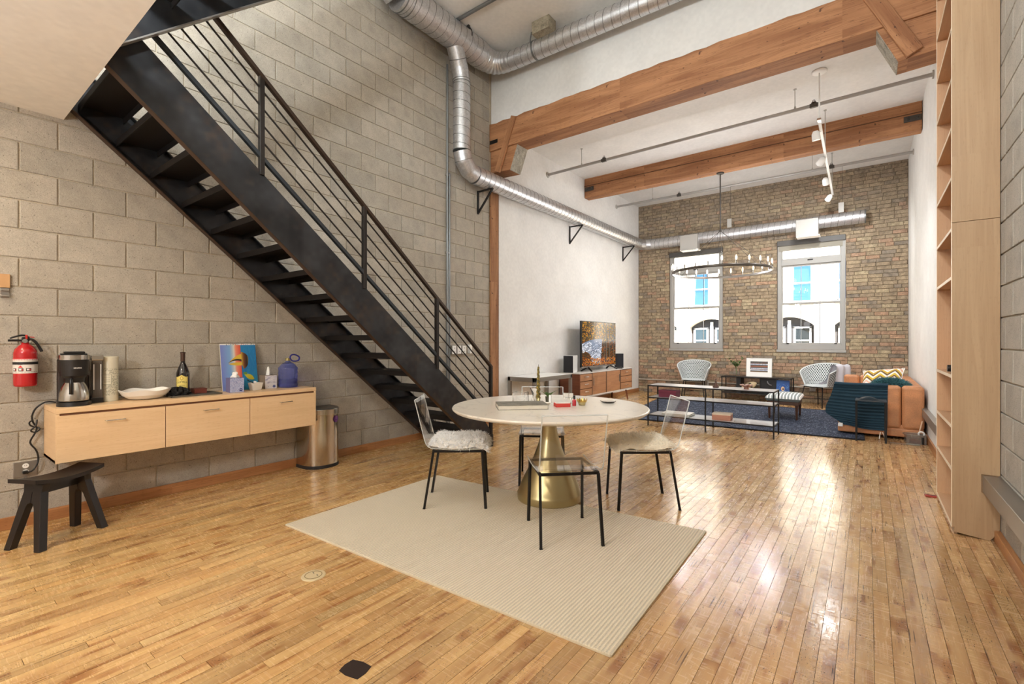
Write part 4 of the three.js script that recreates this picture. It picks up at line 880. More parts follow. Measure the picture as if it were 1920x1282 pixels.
  part('box_body', b2(-0.05, 0, -0.048, 0.05, 0.034, 0.048, 0.003), std({ color: 0x7d3a2a, roughness: 0.6 }), r); part('box_lid', b2(-0.052, 0.034, -0.05, 0.052, 0.042, 0.05, 0.002), std({ color: 0x6f3527, roughness: 0.6 }), r);
}
{ // painting leaning on the wall: abstract striped panel
  const tx = ctex(512, 660, (c, w, h) => {
    const g = c.createLinearGradient(0, 0, w * 0.56, 0); g.addColorStop(0, '#7a86c9'); g.addColorStop(0.45, '#7fa9d6'); g.addColorStop(0.66, '#dcd7cf'); g.addColorStop(0.76, '#ea8f72'); g.addColorStop(1, '#d9543f'); c.fillStyle = g; c.fillRect(0, 0, w * 0.56, h);
    const k = c.createLinearGradient(w * 0.5, 0, w, h); k.addColorStop(0, '#1f7fb4'); k.addColorStop(0.5, '#1a6ea8'); k.addColorStop(1, '#1e86a0'); c.fillStyle = k; c.fillRect(w * 0.56, 0, w * 0.44, h);
    seed = 21; for (let i = 0; i < 260; i++) { c.fillStyle = `rgba(${40 + rnd() * 60 | 0},${130 + rnd() * 60 | 0},${180 + rnd() * 50 | 0},0.25)`; c.fillRect(w * 0.57 + rnd() * w * 0.42, rnd() * h, 3, 30 + rnd() * 60); }
    c.fillStyle = '#e1b93f'; c.beginPath(); c.moveTo(w * 0.2, h * 0.42); c.quadraticCurveTo(w * 0.36, h * 0.27, w * 0.57, h * 0.22); c.lineTo(w * 0.57, h * 0.34); c.quadraticCurveTo(w * 0.4, h * 0.33, w * 0.2, h * 0.42); c.fill();
    c.beginPath(); c.moveTo(w * 0.2, h * 0.43); c.quadraticCurveTo(w * 0.4, h * 0.40, w * 0.57, h * 0.40); c.lineTo(w * 0.57, h * 0.47); c.quadraticCurveTo(w * 0.34, h * 0.48, w * 0.2, h * 0.43); c.fill();
    c.fillStyle = '#17110f'; c.beginPath(); c.moveTo(w * 0.18, h * 0.42); c.quadraticCurveTo(w * 0.36, h * 0.30, w * 0.57, h * 0.345); c.lineTo(w * 0.57, h * 0.375); c.quadraticCurveTo(w * 0.34, h * 0.34, w * 0.18, h * 0.42); c.fill();
    const e = c.createLinearGradient(w * 0.57, 0, w * 0.76, 0); e.addColorStop(0, '#c9a53a'); e.addColorStop(0.4, '#6b3a1c'); e.addColorStop(0.8, '#2d1a10'); e.addColorStop(1, '#7a6a28'); c.fillStyle = e; c.beginPath(); c.moveTo(w * 0.57, h * 0.18); c.quadraticCurveTo(w * 0.80, h * 0.22, w * 0.76, h * 0.38); c.quadraticCurveTo(w * 0.76, h * 0.5, w * 0.62, h * 0.55); c.lineTo(w * 0.57, h * 0.45); c.fill();
    c.fillStyle = '#c3b432'; c.beginPath(); c.moveTo(w * 0.62, h * 0.66); c.quadraticCurveTo(w * 0.86, h * 0.64, w * 0.9, h * 0.78); c.quadraticCurveTo(w * 0.72, h * 0.82, w * 0.62, h * 0.66); c.fill(); c.fillStyle = '#5f8a3a'; c.fillRect(w * 0.6, h * 0.62, w * 0.1, h * 0.05);
    c.fillStyle = '#e8e4df'; c.fillRect(0, 0, w, h * 0.03); for (let i = 0; i < 30; i++) { c.fillStyle = ['#33489b', '#c33', '#222', '#3a7'][Math.floor(rnd() * 4)]; c.fillRect(rnd() * w, rnd() * h * 0.025, 8, 8); }
  });
  const o = thing('painting', 'unframed blue and orange abstract painting leaning on block wall', 'painting', [0.115, CT_Y, -1.992]);
  const lean = new THREE.Group(); lean.name = 'canvas_panel'; lean.rotation.z = 0.16; o.add(lean);
  part('canvas_edge', b2(-0.018, 0, -0.158, -0.001, 0.445, 0.158, 0.002), std({ color: 0xd8d2c4, roughness: 0.8 }), lean);
  part('painted_face', T(planeUV(0.316, 0.445), 0, 0.2225, 0, 0, PI / 2, 0), std({ map: tx, roughness: 0.7 }), lean);
}
function tissueBox(label, pos, turn, tex, side, tiss) {
  const o = thing('tissue_box', label, 'tissue box', pos, turn, 'tissue boxes on the cabinet');
  const a = 0.058, h = 0.13;
  part('carton', b2(-a, 0, -a, a, h, a, 0.002), side, o);
  part('printed_front', T(planeUV(2 * a - 0.003, h - 0.003), a + 0.0006, h / 2, 0, 0, PI / 2, 0), std({ map: tex, roughness: 0.6 }), o);
  part('opening', T(cyl(0.03, 0.03, 0.001, 0, 0, 0, 24), 0, h, 0), M.black, o);
  const g = surf((u, v) => { const t = u * 2 * PI, w = tiss === 0 ? 0.034 * Math.sin(Math.min(1, v * 1.2 + 0.25) * PI * 0.8) : 0.026 * (1 - 0.55 * v); return V(Math.cos(t) * w * (1 + 0.25 * Math.sin(t * 3 + v * 4)), h - 0.01 + v * (tiss === 0 ? 0.055 : 0.085) + 0.008 * Math.sin(t * 2), Math.sin(t) * w * (tiss ? 0.8 : 1.1)); }, 28, 10);
  part('tissue', g, std({ color: 0xfaf8f4, roughness: 0.9, side: THREE.DoubleSide }), o);
}
{
  const badge = (c, x, y, r) => { c.fillStyle = '#1b2f74'; c.beginPath(); c.ellipse(x, y, r, r * 0.9, 0, 0, 7); c.fill(); c.fillStyle = '#ffffff'; c.font = `bold ${r * 0.42 | 0}px sans-serif`; c.textAlign = 'center'; c.fillText('KLEENEX', x, y + r * 0.12); };
  const t1 = ctex(256, 288, (c, w, h) => { c.fillStyle = '#a9b0cd'; c.fillRect(0, 0, w, h); seed = 31; for (let i = 0; i < 2600; i++) { c.fillStyle = ['#e9ebf2', '#5e6aa0', '#c7b9cf', '#7f8dc0', '#434f8a'][Math.floor(rnd() * 5)]; c.fillRect(rnd() * w, rnd() * h, 2 + rnd() * 4, 2 + rnd() * 4); } badge(c, 200, 240, 32); });
  const t2 = ctex(256, 288, (c, w, h) => { c.fillStyle = '#d6d2d6'; c.fillRect(0, 0, w, h); seed = 33; for (let i = 0; i < 26; i++) { c.fillStyle = ['rgba(140,140,175,0.25)', 'rgba(245,243,240,0.5)', 'rgba(110,100,130,0.2)'][Math.floor(rnd() * 3)]; c.beginPath(); c.ellipse(rnd() * w, rnd() * h * 0.6, 20 + rnd() * 40, 6 + rnd() * 14, -0.3, 0, 7); c.fill(); } c.fillStyle = '#333'; c.fillRect(60, 236, 10, 12); badge(c, 195, 240, 32); });
  tissueBox('blue speckled tissue box in front of the painting', [0.242, CT_Y, -1.885], -0.1, t1, std({ color: 0x7a75a0, roughness: 0.6 }), 0);
  tissueBox('pale grey tissue box next to the blue water jug', [0.142, CT_Y, -2.23], 0.0, t2, std({ color: 0x8d7a68, roughness: 0.6 }), 1);
  const o = thing('white_pot', 'small white square bowl with a pen at painting corner', 'bowl', [0.22, CT_Y, -2.075], 0.15);
  const g = lathe([[0, 0], [0.045, 0], [0.05, 0.004], [0.066, 0.07], [0.061, 0.07], [0.045, 0.01], [0, 0.008]], 4); g.rotateY(PI / 4); part('bowl_body', toFlat(g), std({ color: 0xece5d8, roughness: 0.45 }), o);
  part('card', bx(0.04, 0.03, 0.002, 0.0, 0.072, 0.005, 0), M.white2, o);
  part('pen', rod(V(0.02, 0.05, 0.0), V(0.01, 0.105, 0.09), 0.004, 8), M.blackPlastic, o);
}
function toFlat(g) { g.computeVertexNormals(); return g; }
{
  const o = thing('water_jug', 'large translucent blue water jug at end of the cabinet', 'jug', [0.2, CT_Y, -2.398]);
  const m = phy({ color: 0xb4bff8, transmission: 0.9, thickness: 0, roughness: 0.08 }), pr = [[0, 0], [0.082, 0], [0.09, 0.008], [0.092, 0.02]];
  for (let i = 0; i < 8; i++) pr.push([0.092 - (i % 2) * 0.004, 0.03 + i * 0.02]);
  pr.push([0.092, 0.19], [0.088, 0.20], [0.06, 0.235], [0.03, 0.252], [0.022, 0.258], [0.022, 0.28]);
  part('jug_body', lathe(pr, 44), m, o);
  part('water', lathe([[0, 0.004], [0.08, 0.004], [0.088, 0.02], [0.086, 0.085], [0, 0.085]], 40), phy({ color: 0x6f7fe0, transmission: 0.9, thickness: 0.1, ior: 1.33, roughness: 0.02, attenuationColor: new THREE.Color(0.35, 0.42, 0.85), attenuationDistance: 0.35 }), o);
  part('cap', [cyl(0.026, 0.024, 0.026, 0, 0.268, 0, 24)], std({ color: 0x9a8a52, metalness: 0.3, roughness: 0.4 }), o);
  part('carry_loop', tube([V(0.02, 0.272, -0.025), V(0.03, 0.30, -0.005), V(0.035, 0.325, -0.02), V(0.03, 0.325, -0.06), V(0.03, 0.30, -0.10), V(0.03, 0.268, -0.09), V(0.028, 0.262, -0.045)], 0.007, 50, 8, true), std({ color: 0x2f2f8c, roughness: 0.35 }), o);
}
{
  const o = thing('fire_extinguisher', 'red fire extinguisher hung on the block wall', 'fire extinguisher', [0.085, 1.008, -0.568]);
  part('cylinder', lathe([[0, 0], [0.05, 0], [0.06, 0.006], [0.062, 0.016], [0.062, 0.235], [0.056, 0.262], [0.036, 0.288], [0.022, 0.298], [0.02, 0.31], [0, 0.31]], 40), phy({ color: 0xb3171b, roughness: 0.25, clearcoat: 0.6 }), o);
  const tx = ctex(512, 256, (c, w, h) => {
    c.fillStyle = '#ded6cd'; c.fillRect(0, 0, w, h); c.fillStyle = '#c33'; c.fillRect(0, 0, w, 14); for (let i = 0; i < 16; i++) c.fillRect(i * 32 + 4, 24, 22, 6);
    c.fillStyle = '#c8201f'; c.beginPath(); c.moveTo(256, 118); c.lineTo(286, 158); c.lineTo(226, 158); c.fill(); c.font = 'bold 24px sans-serif'; c.fillStyle = '#7a2a24'; c.textAlign = 'center'; c.fillText('FIRE', 256, 114);
    for (const x of [140, 230, 320]) { c.fillStyle = '#222'; c.fillRect(x, 168, 62, 50); c.fillStyle = '#efe9e2'; c.fillRect(x + 8, 178, 30, 26); c.fillStyle = '#c33'; c.fillRect(x + 40, 184, 14, 24); }
    c.fillStyle = '#555'; for (let i = 0; i < 12; i++) c.fillRect(30 + i * 38, 230, 28, 5);
  });
  part('label', surf((u, v) => { const a = RAD(60) + (u - 0.5) * 3.6; return V(Math.sin(a) * 0.0625, 0.095 + v * 0.105, Math.cos(a) * 0.0625); }, 40, 1), std({ map: tx, roughness: 0.5 }), o);
  part('retaining_strap', [ring(V(0, 0.166, 0), V(0, 1, 0), 0.063, 0.018, 0.001)], M.black, o);
  part('valve', [cyl(0.018, 0.016, 0.03, 0, 0.305, 0, 20), bx(0.03, 0.03, 0.04, 0, 0.335, 0, 0.006)], M.blackPlastic, o);
  part('gauge', T(cyl(0.014, 0.014, 0.008, 0, 0, 0, 20), 0.022, 0.322, 0.006, 0, 0, -PI / 2), M.chrome, o);
  part('carry_handle', tube([V(0, 0.325, 0.01), V(0.0, 0.326, 0.04), V(0, 0.326, 0.085)], 0.0075, 14, 8), M.blackPlastic, o);
  part('lever', tube([V(0, 0.345, -0.02), V(0, 0.362, 0.01), V(0, 0.352, 0.05), V(0, 0.34, 0.075)], 0.006, 20, 8), M.blackPlastic, o);
  part('nozzle', tube([V(0, 0.335, -0.01), V(0.004, 0.33, -0.035), V(0.006, 0.30, -0.058), V(0.008, 0.245, -0.082)], 0.0085, 24, 8), M.blackPlastic, o);
  part('safety_pin', [rod(V(0.0, 0.348, -0.045), V(0, 0.35, -0.012), 0.003, 6), bx(0.01, 0.03, 0.012, 0.012, 0.35, -0.004, 0.003)], std({ color: 0xc02a20, roughness: 0.4 }), o);
  part('wall_hook', b2(-0.085, 0.16, -0.02, -0.055, 0.32, 0.02, 0.003), M.brushed, o);
  const bo = thing('bottle_opener', 'wooden bottle opener with metal jaw fixed to block wall', 'bottle opener', [0.0, 1.715, -0.475]);
  part('backboard', b2(0, -0.012, -0.026, 0.02, 0.085, 0.026, 0.003), std({ color: 0xc79a6a, roughness: 0.6 }), bo);
  part('metal_jaw', [b2(0, -0.08, -0.022, 0.012, -0.012, 0.022, 0.002), b2(0.012, -0.075, -0.022, 0.035, -0.06, 0.022, 0.003), b2(0.012, -0.035, -0.02, 0.03, -0.02, 0.02, 0.003)], M.brushed, bo);
}
{ // semi-round bin
  const o = thing('trash_can', 'polished steel half-round trash can beside the maple cabinet', 'trash can', [0.03, 0, -2.768]);
  const half = (w, d) => { const s = new THREE.Shape(); s.moveTo(-w, 0); s.lineTo(w, 0); s.lineTo(w, d * 0.25); s.bezierCurveTo(w, d * 0.8, w * 0.6, d, 0, d); s.bezierCurveTo(-w * 0.6, d, -w, d * 0.8, -w, d * 0.25); s.lineTo(-w, 0); return s; };
  const up = (g) => g.rotateX(-PI / 2).rotateY(-PI / 2).scale(1, 1, 1); // shape y -> +x
  const mk = (w, d, y0, h) => { const g = ext(half(w, d), h, 0.004, 24); g.rotateX(-PI / 2); g.rotateY(-PI / 2); g.translate(0, y0, 0); return g; };
  part('bin_body', mk(0.192, 0.30, 0.02, 0.54), std({ color: 0xc9beb0, metalness: 1, roughness: 0.16 }), o);
  part('base_ring', mk(0.195, 0.303, 0, 0.03), M.darkRubber, o);
  part('lid_band', mk(0.198, 0.308, 0.556, 0.052), M.stainless, o);
  part('lid', mk(0.193, 0.302, 0.60, 0.014), std({ color: 0x6d6a68, metalness: 0.8, roughness: 0.35 }), o);
  const tx = ctex(128, 128, (c, w) => { c.fillStyle = '#6a2c86'; c.fillRect(0, 0, w, w); c.strokeStyle = '#cbaeda'; c.lineWidth = 4; c.strokeRect(50, 24, 30, 34); c.beginPath(); c.arc(64, 86, 18, 0.4, 2.8); c.stroke(); });
  const sg = fin(new THREE.CircleGeometry(0.036, 32), true, true); part('purple_sticker', T(sg, 0.290, 0.50, -0.090, 0, 2.0, 0), std({ map: tx, roughness: 0.5 }), o);
  // spread: base x is the wall side
}
{ // black stool with splayed plank legs
  const o = thing('stool', 'black wooden stool with dished seat beneath the maple cabinet', 'stool');
  const c = [V(0.495, 0, -0.443), V(0.673, 0, -0.543), V(0.482, 0, -0.913), V(0.272, 0, -0.825)];
  const cen = V(0.478, 0, -0.68), ax = c[2].clone().add(c[3]).sub(c[0]).sub(c[1]).normalize(), turn = Math.atan2(ax.x, ax.z);
  o.position.copy(cen); o.rotation.y = turn;
  const m = std({ color: 0x201b1b, roughness: 0.45, map: woodTex([1, 1, 1], [0.8, 0.8, 0.8], [0.5, 0.5, 0.5], 0.4, 0.2) });
  const L = 0.215, W = 0.105, TH = 0.026;
  const seatP = (u, v, dy) => { const z = (v - 0.5) * 2 * L, x = (u - 0.5) * 2 * W; return V(x, 0.425 + 0.028 * (z / L) ** 2 + dy, z); };
  part('seat', [surf((u, v) => seatP(1 - u, v, 0), 6, 24, [0.2, 0.4]), surf((u, v) => seatP(u, v, -TH), 6, 24, [0.2, 0.4]), surf((u, v) => seatP(0, u, -TH * (1 - v)), 24, 1, [0.4, 0.03]), surf((u, v) => seatP(1, 1 - u, -TH * (1 - v)), 24, 1, [0.4, 0.03]), surf((u, v) => seatP(1 - u, 0, -TH * (1 - v)), 6, 1, [0.2, 0.03]), surf((u, v) => seatP(u, 1, -TH * (1 - v)), 6, 1, [0.2, 0.03])], m, o);
  for (const s of [-1, 1]) {
    // each end: two legs cut from one plank, slot between, leaning outwards
    const lean = 0.19;
const lean3 = (g) => { const p = g.attributes.position; for (let i = 0; i < p.count; i++) p.setZ(i, p.getZ(i) + s * (0.125 + lean * (0.41 - p.getY(i)) * 0.9)); g.computeVertexNormals(); return g; };
    for (const k of [-1, 1]) { const q = [[k * 0.066, 0.36], [k * 0.135, 0], [k * 0.092, 0], [k * 0.032, 0.26], [k * 0.018, 0.285], [k * 0.002, 0.29], [k * 0.002, 0.36]]; if (k < 0) q.reverse(); part('leg', lean3(T(ext(q, 0.04, 0.003, 6), 0, 0, -0.02)), m, o); }
    part('end_panel', lean3(T(ext([[-0.066, 0.355], [0.066, 0.355], [0.075, 0.405], [-0.075, 0.405]], 0.04, 0.003, 6), 0, 0, -0.02)), m, o);
  }
  part('stretcher', bx(0.028, 0.07, 0.23, 0, 0.365, 0, 0.003), m, o);
}
// ---------- living room ----------
{ // navy rug
  const C = [V(1.40, 0, -7.60), V(4.80, 0, -7.83), V(4.75, 0, -10.72), V(1.0, 0, -10.72)];
  const tex = dtex(512, 512, (u, v) => {
    const row = Math.floor(v * 64), a = 0.5 + 0.5 * Math.sin((u * 64 + (row % 2 ? 0.5 : 0) + v * 20) * 2 * PI), b = 0.5 + 0.5 * Math.cos(v * 64 * 2 * PI);
    const blk = (Math.floor(u * 8) + Math.floor(v * 8)) % 2 ? Math.sin((u + v) * 2 * PI * 32) : Math.sin((u - v) * 2 * PI * 32);
    let c = mix([0.09, 0.13, 0.22], [0.13, 0.20, 0.33], a * b); const s = n64(u, v) * 0.55 + n32(u + 0.3, v * 2) * 0.2 + n128(u, v + 0.4) * 0.15 + blk * 0.13; if (s > 0.55) c = mix(c, [0.70, 0.74, 0.78], Math.min(0.8, (s - 0.55) * 4)); if (s < 0.28) c = mix(c, [0.03, 0.04, 0.07], 0.6);
    return c;
  });
  const o = thing('area_rug', 'navy blue flecked woven rug in front of the leather sofa', 'rug');
  const at = (u, v) => C[0].clone().multiplyScalar((1 - u) * (1 - v)).addScaledVector(C[1], u * (1 - v)).addScaledVector(C[2], u * v).addScaledVector(C[3], (1 - u) * v);
  part('woven_field', surf((u, v) => { const p = at(u, v); p.y = 0.014 + 0.0025 * Math.sin(u * 260) * Math.sin(v * 220); return p; }, 140, 110, [3.4 / 0.9, 3 / 0.9]), std({ map: tex, bumpMap: tex, bumpScale: 0.006, roughness: 0.98, side: THREE.DoubleSide }), o);
  const edge = []; for (let e = 0; e < 4; e++) { const a = C[e].clone(), b = C[(e + 1) % 4].clone(); a.y = b.y = 0.007; edge.push(bar(a, b, 0.02, 0.013)); }
  part('bound_edge', edge, std({ color: 0x14151c, roughness: 0.95 }), o);
}
{ // three-tier low console of black rods
  const o = thing('console_shelf', 'long low console of black rods with three white shelves', 'shelf', [2.955, 0, -7.40]);
  const hx = 0.872, hz = 0.215, Hh = 0.64;
  for (const z of [-hz, hz]) for (const x of [-hx, -0.01, hx]) part('upright', b2(x - 0.009, 0, z - 0.009, x + 0.009, Hh, z + 0.009, 0.002), M.blackMetal, o);
  for (const y of [Hh, 0.452, 0.178]) {
    const s = part('shelf_board', b2(-hx, y - 0.014, -hz, hx, y - 0.001, hz, 0.002), M.marble, o);
    part('shelf_frame', [b2(-hx, y - 0.018, hz - 0.009, hx, y, hz + 0.009, 0.002), b2(-hx, y - 0.018, -hz - 0.009, hx, y, -hz + 0.009, 0.002), b2(-hx - 0.009, y - 0.018, -hz, -hx + 0.009, y, hz, 0.002), b2(hx - 0.009, y - 0.018, -hz, hx + 0.009, y, hz, 0.002)], M.blackMetal, s);
  }
  const bp = (x, y, z) => [2.955 + x, y, -7.40 + z];
  const r = thing('maroon_box', 'maroon card box on the middle tier of console shelf', 'box', bp(-0.60, 0.453, 0.03), 0);
  part('box_body', bx(0.27, 0.085, 0.2, 0, 0.0425, 0, 0.003), std({ color: 0x6d2238, roughness: 0.6 }), r); part('box_lid', bx(0.275, 0.025, 0.205, 0, 0.094, 0, 0.003), std({ color: 0x7d2c42, roughness: 0.6 }), r);
  for (let i = 0; i < 2; i++) {
    const m = thing('magazine', ['white magazine on top of the pile on lowest console tier', 'pale magazine at the bottom of the lowest console tier pile'][i], 'magazine', bp(-0.47 + i * 0.01, 0.179 + (1 - i) * 0.019, 0.02), 0.05 - i * 0.07);
    part('cover', [bx(0.42, 0.002, 0.3, 0, 0.017, 0), bx(0.42, 0.002, 0.3, 0, 0.001, 0)], std({ color: i ? 0xcfd0cb : 0xf0efec, roughness: 0.4 }), m); part('pages', bx(0.41, 0.014, 0.29, 0, 0.009, 0), std({ color: 0xb9b3a4, roughness: 0.9 }), m);
  }
  const w = thing('wooden_box', 'pinkish wooden cigar box on the lowest console tier', 'box', bp(0.185, 0.179, 0.05), 0.06);
  part('box_body', bx(0.25, 0.075, 0.2, 0, 0.0375, 0, 0.003), std({ map: woodTex([0.74, 0.52, 0.42], [0.66, 0.43, 0.34], [0.4, 0.25, 0.2], 0.6, 0.9), roughness: 0.6 }), w); part('box_lid', bx(0.254, 0.02, 0.204, 0, 0.085, 0, 0.003), std({ color: 0xd9c6ae, roughness: 0.6 }), w);
  const f = thing('figurine', 'small dark bell-shaped figurine on top of console shelf', 'figurine', bp(0.09, Hh, 0.03));
  part('figure_body', lathe([[0, 0], [0.042, 0], [0.044, 0.02], [0.02, 0.045], [0.024, 0.06], [0.012, 0.075], [0.016, 0.09], [0, 0.10]], 24), std({ color: 0x5a3c2e, roughness: 0.4 }), f); part('finial', lathe([[0, 0.095], [0.01, 0.10], [0.007, 0.115], [0.02, 0.125], [0, 0.13]], 16), std({ color: 0x6b4a38, roughness: 0.4 }), f);
  const c = thing('small_bowl', 'small footed wooden bowl with fluted rim on console top', 'bowl', bp(0.50, Hh, 0.02));
  const g = lathe([[0, 0], [0.035, 0], [0.03, 0.025], [0.05, 0.045], [0.085, 0.06], [0.08, 0.063], [0.045, 0.05], [0, 0.035]], 36); { const p = g.attributes.position; for (let i = 0; i < p.count; i++) { const a = Math.atan2(p.getZ(i), p.getX(i)); if (p.getY(i) > 0.04) p.setY(i, p.getY(i) + 0.008 * Math.sin(a * 7)); } g.computeVertexNormals(); }
  part('bowl_body', g, std({ color: 0x8a5c46, roughness: 0.4 }), c);
  const gt = thing('glass_bead', 'tiny clear glass ball on the lowest tier beside wooden box', 'ball', bp(0.36, 0.177, 0.14)); part('ball', T(fin(new THREE.SphereGeometry(0.014, 16, 12)), 0, 0.014, 0), M.clear, gt);
}
{ // striped ottoman
  const o = thing('ottoman', 'grey and white striped ottoman with dark wooden legs', 'ottoman', [3.69, 0.016, -9.38], 0.03);
  const tx = dtex(256, 16, (u) => { const s = (u * 11) % 1; return s < 0.5 ? [0.93, 0.93, 0.92] : s < 0.56 ? [0.3, 0.33, 0.33] : [0.60, 0.63, 0.62]; });
  const w = 0.52, d = 0.78;
  const shape = (u, v, top) => { const a = (u - 0.5) * 2, b = (v - 0.5) * 2, e = Math.max(Math.abs(a), Math.abs(b)); const k = Math.sqrt(Math.max(0, 1 - e ** 8)); return V(a * w / 2, 0.345 + (top ? 0.055 * k + 0.018 * (1 - a * a) * (1 - b * b) + 0.004 * Math.cos(u * 11 * 2 * PI) * k : -0.06 * k), b * d / 2); };
  part('cushion', [surf((u, v) => shape(1 - u, v, 1), 66, 30)], std({ map: tx, roughness: 0.9 }), o);
  part('cushion_side', [surf((u, v) => shape(u, v, 0), 30, 30)], std({ color: 0x8f9894, roughness: 0.9 }), o);
  part('seat_rail', [b2(-0.23, 0.24, -0.36, 0.23, 0.295, 0.36, 0.006)], M.darkWood, o);
  for (const x of [-1, 1]) for (const z of [-1, 1]) part('leg', T(cyl(0.014, 0.026, 0.26, 0, 0, 0, 14), x * 0.2, 0, z * 0.33), M.darkWood, o);
}
// leather sofa along the right wall
{
  const o = thing('leather_sofa', 'caramel leather sofa with channelled arms along right wall', 'sofa');
  const y0 = 0.035, z0 = -8.2, z1 = -10.62, x0 = 4.49, x1 = 5.44, seg = (x1 - x0) / 4;
  part('base', b2(x0 + 0.02, y0, z1 + 0.02, x1 - 0.01, 0.2, z0 - 0.02, 0.02), M.leather, o);
  part('base', b2(x0 + 0.005, y0, z0 - 0.16, x1 - 0.005, 0.145, z0 - 0.003, 0.02), M.leather, o);
  for (let i = 0; i < 4; i++) {
    part('near_arm_channel', bx(seg - 0.004, 0.58, 0.22, x0 + seg * (i + 0.5), 0.43, z0 - 0.11, 0.045, 3), M.leather, o);
    part('far_arm_channel', bx(seg - 0.004, 0.58, 0.22, x0 + seg * (i + 0.5), 0.43, z1 + 0.11, 0.045, 3), M.leather, o);
  }
  const n = 9, L = (z0 - z1 - 0.44) / n; for (let i = 0; i < n; i++) part('back_channel', bx(0.24, 0.58, L - 0.004, x1 - 0.12, 0.43, z0 - 0.22 - L * (i + 0.5), 0.05, 3), M.leather, o);
  for (let i = 0; i < 2; i++) part('seat_cushion', bx(0.70, 0.2, 0.97, x0 + 0.36, 0.32, -8.92 - i * 0.98, 0.05, 3), M.leather, o);
  part('care_label', bx(0.03, 0.04, 0.002, x0 + 0.04, 0.15, z0 + 0.005), M.white2, o);
}
{ // knitted throw over the near arm
  const o = thing('knitted_throw', 'dark teal ribbed knit throw draped over near sofa arm', 'throw');
  const rows = 300, cols = 44, len = [];
  const path = (s) => { // s 0..1 along the drape: inside, over the top, down the outside
    const z0 = -8.175, pts = [[-8.44, 0.60], [-8.43, 0.69], [-8.38, 0.735], [-8.25, 0.737], [-8.19, 0.715], [z0, 0.66], [z0 + 0.005, 0.45], [z0 + 0.02, 0.25], [z0 + 0.03, 0.1]];
    const c = new THREE.CatmullRomCurve3(pts.map((p) => V(0, p[1], p[0]))); return c.getPoint(s);
  };
  const cache = []; for (let i = 0; i <= rows; i++) { const p = path(i / rows), q = path(Math.min(1, i / rows + 0.002)), r = path(Math.max(0, i / rows - 0.002)); const t = q.sub(r).normalize(); cache.push([p, V(0, t.z, -t.y)]); }
  const f = (u, v, off) => {
    const [p, n] = cache[Math.round(v * rows)], down = Math.max(0, (v - 0.45) / 0.55);
    // left edge flares out then comes in, hem rises to the left
    const xl = 4.455 - 0.02 * down - 0.09 * Math.exp(-(((down - 0.68) / 0.22) ** 2)) + 0.13 * Math.max(0, down - 0.75) / 0.25, xr = 5.06 - 0.01 * down;
    const x = xl + (xr - xl) * u, rib = Math.abs(Math.sin(v * PI * 36)) * 0.011, wave = 0.012 * Math.sin(u * 9 + v * 3) * down;
    const y = p.y + (1 - u) * down ** 2 * 0.05 * Math.exp(-((u - 0.1) ** 2) * 4) - 0.005 * Math.sin(u * 5);
    return V(x, y, p.z).addScaledVector(n, -(rib + 0.006 + off)).add(V(0, 0, wave));
  };
  part('knit', surf((u, v) => f(1 - u, v, 0), cols, rows), std({ color: 0x1f3c4c, roughness: 0.95, side: THREE.DoubleSide, map: dtex(64, 64, (u, v) => { const k = 0.85 + n64(u, v) * 0.3; return [k, k, k]; }, true, 12, 30) }), o);
  const ts = []; for (let i = 0; i < 26; i++) { const a = i * 2.1; ts.push(tube([V(4.985 + 0.012 * Math.cos(a), 0.09, -8.11), V(4.985 + 0.03 * Math.cos(a), 0.05, -8.10 + 0.02 * Math.sin(a)), V(4.985 + 0.04 * Math.cos(a), 0.006, -8.09 + 0.03 * Math.sin(a))], 0.0035, 8, 5)); }
  part('tassel', ts, std({ color: 0xe6ddd0, roughness: 1 }), o);
  part('fabric_tag', bx(0.055, 0.05, 0.003, 4.53, 0.145, -8.13), M.white2, o);
}
// pillows
function pillowGeo(w, h, d) {
  const f = (u, v, s) => { const a = (u - 0.5) * 2, b = (v - 0.5) * 2, k = (1 - a ** 4) * (1 - b ** 4); const pin = 1 - 0.09 * (1 - Math.abs(a) ** 3) * Math.abs(b) ** 6, pin2 = 1 - 0.09 * (1 - Math.abs(b) ** 3) * Math.abs(a) ** 6; return V(a * w / 2 * pin2, b * h / 2 * pin, s * d / 2 * Math.max(0, k) ** 0.55); };
  return [surf((u, v) => f(u, v, 1), 28, 28), surf((u, v) => f(1 - u, v, -1), 28, 28)];
}
{
  const tx = ctex(512, 512, (c, w, h) => {
    c.fillStyle = '#f1e6dc'; c.fillRect(0, 0, w, h);
    const cols = ['#d8b42c', '#7b5a2c', '#f4e9df', '#e7b49a', '#f3ece4', '#c9a02a', '#6d5230', '#f2e7dd'];
    for (let k = 0; k < 22; k++) { c.strokeStyle = cols[k % 8]; c.lineWidth = 22; c.lineJoin = 'round'; c.beginPath(); for (let i = 0; i <= 6; i++) { const x = i * w / 6, y = k * 34 - 120 + (i % 2 ? 0 : 95); i ? c.lineTo(x, y) : c.moveTo(x, y); } c.stroke(); }
  });
  const o = thing('chevron_pillow', 'white, yellow and brown zigzag pillow on the leather sofa', 'pillow', [5.0, 0.72, -8.66]);
  o.rotation.set(-0.75, -0.30, -0.10);
  part('pillow_body', pillowGeo(0.50, 0.50, 0.17), std({ map: tx, roughness: 0.9 }), o);
  const p = []; for (let i = 0; i <= 40; i++) { const a = i / 40 * 4, e = Math.floor(a) % 4, t = (a % 1) * 2 - 1, q = 1 - 0.09 * (1 - Math.abs(t) ** 3); p.push(V(...[[t * 0.25, -0.25 * q, 0], [0.25 * q, t * 0.25, 0], [-t * 0.25, 0.25 * q, 0], [-0.25 * q, -t * 0.25, 0]][e])); }
  part('piping', tube(p.slice(0, 40), 0.005, 160, 6, true), M.white2, o);
}
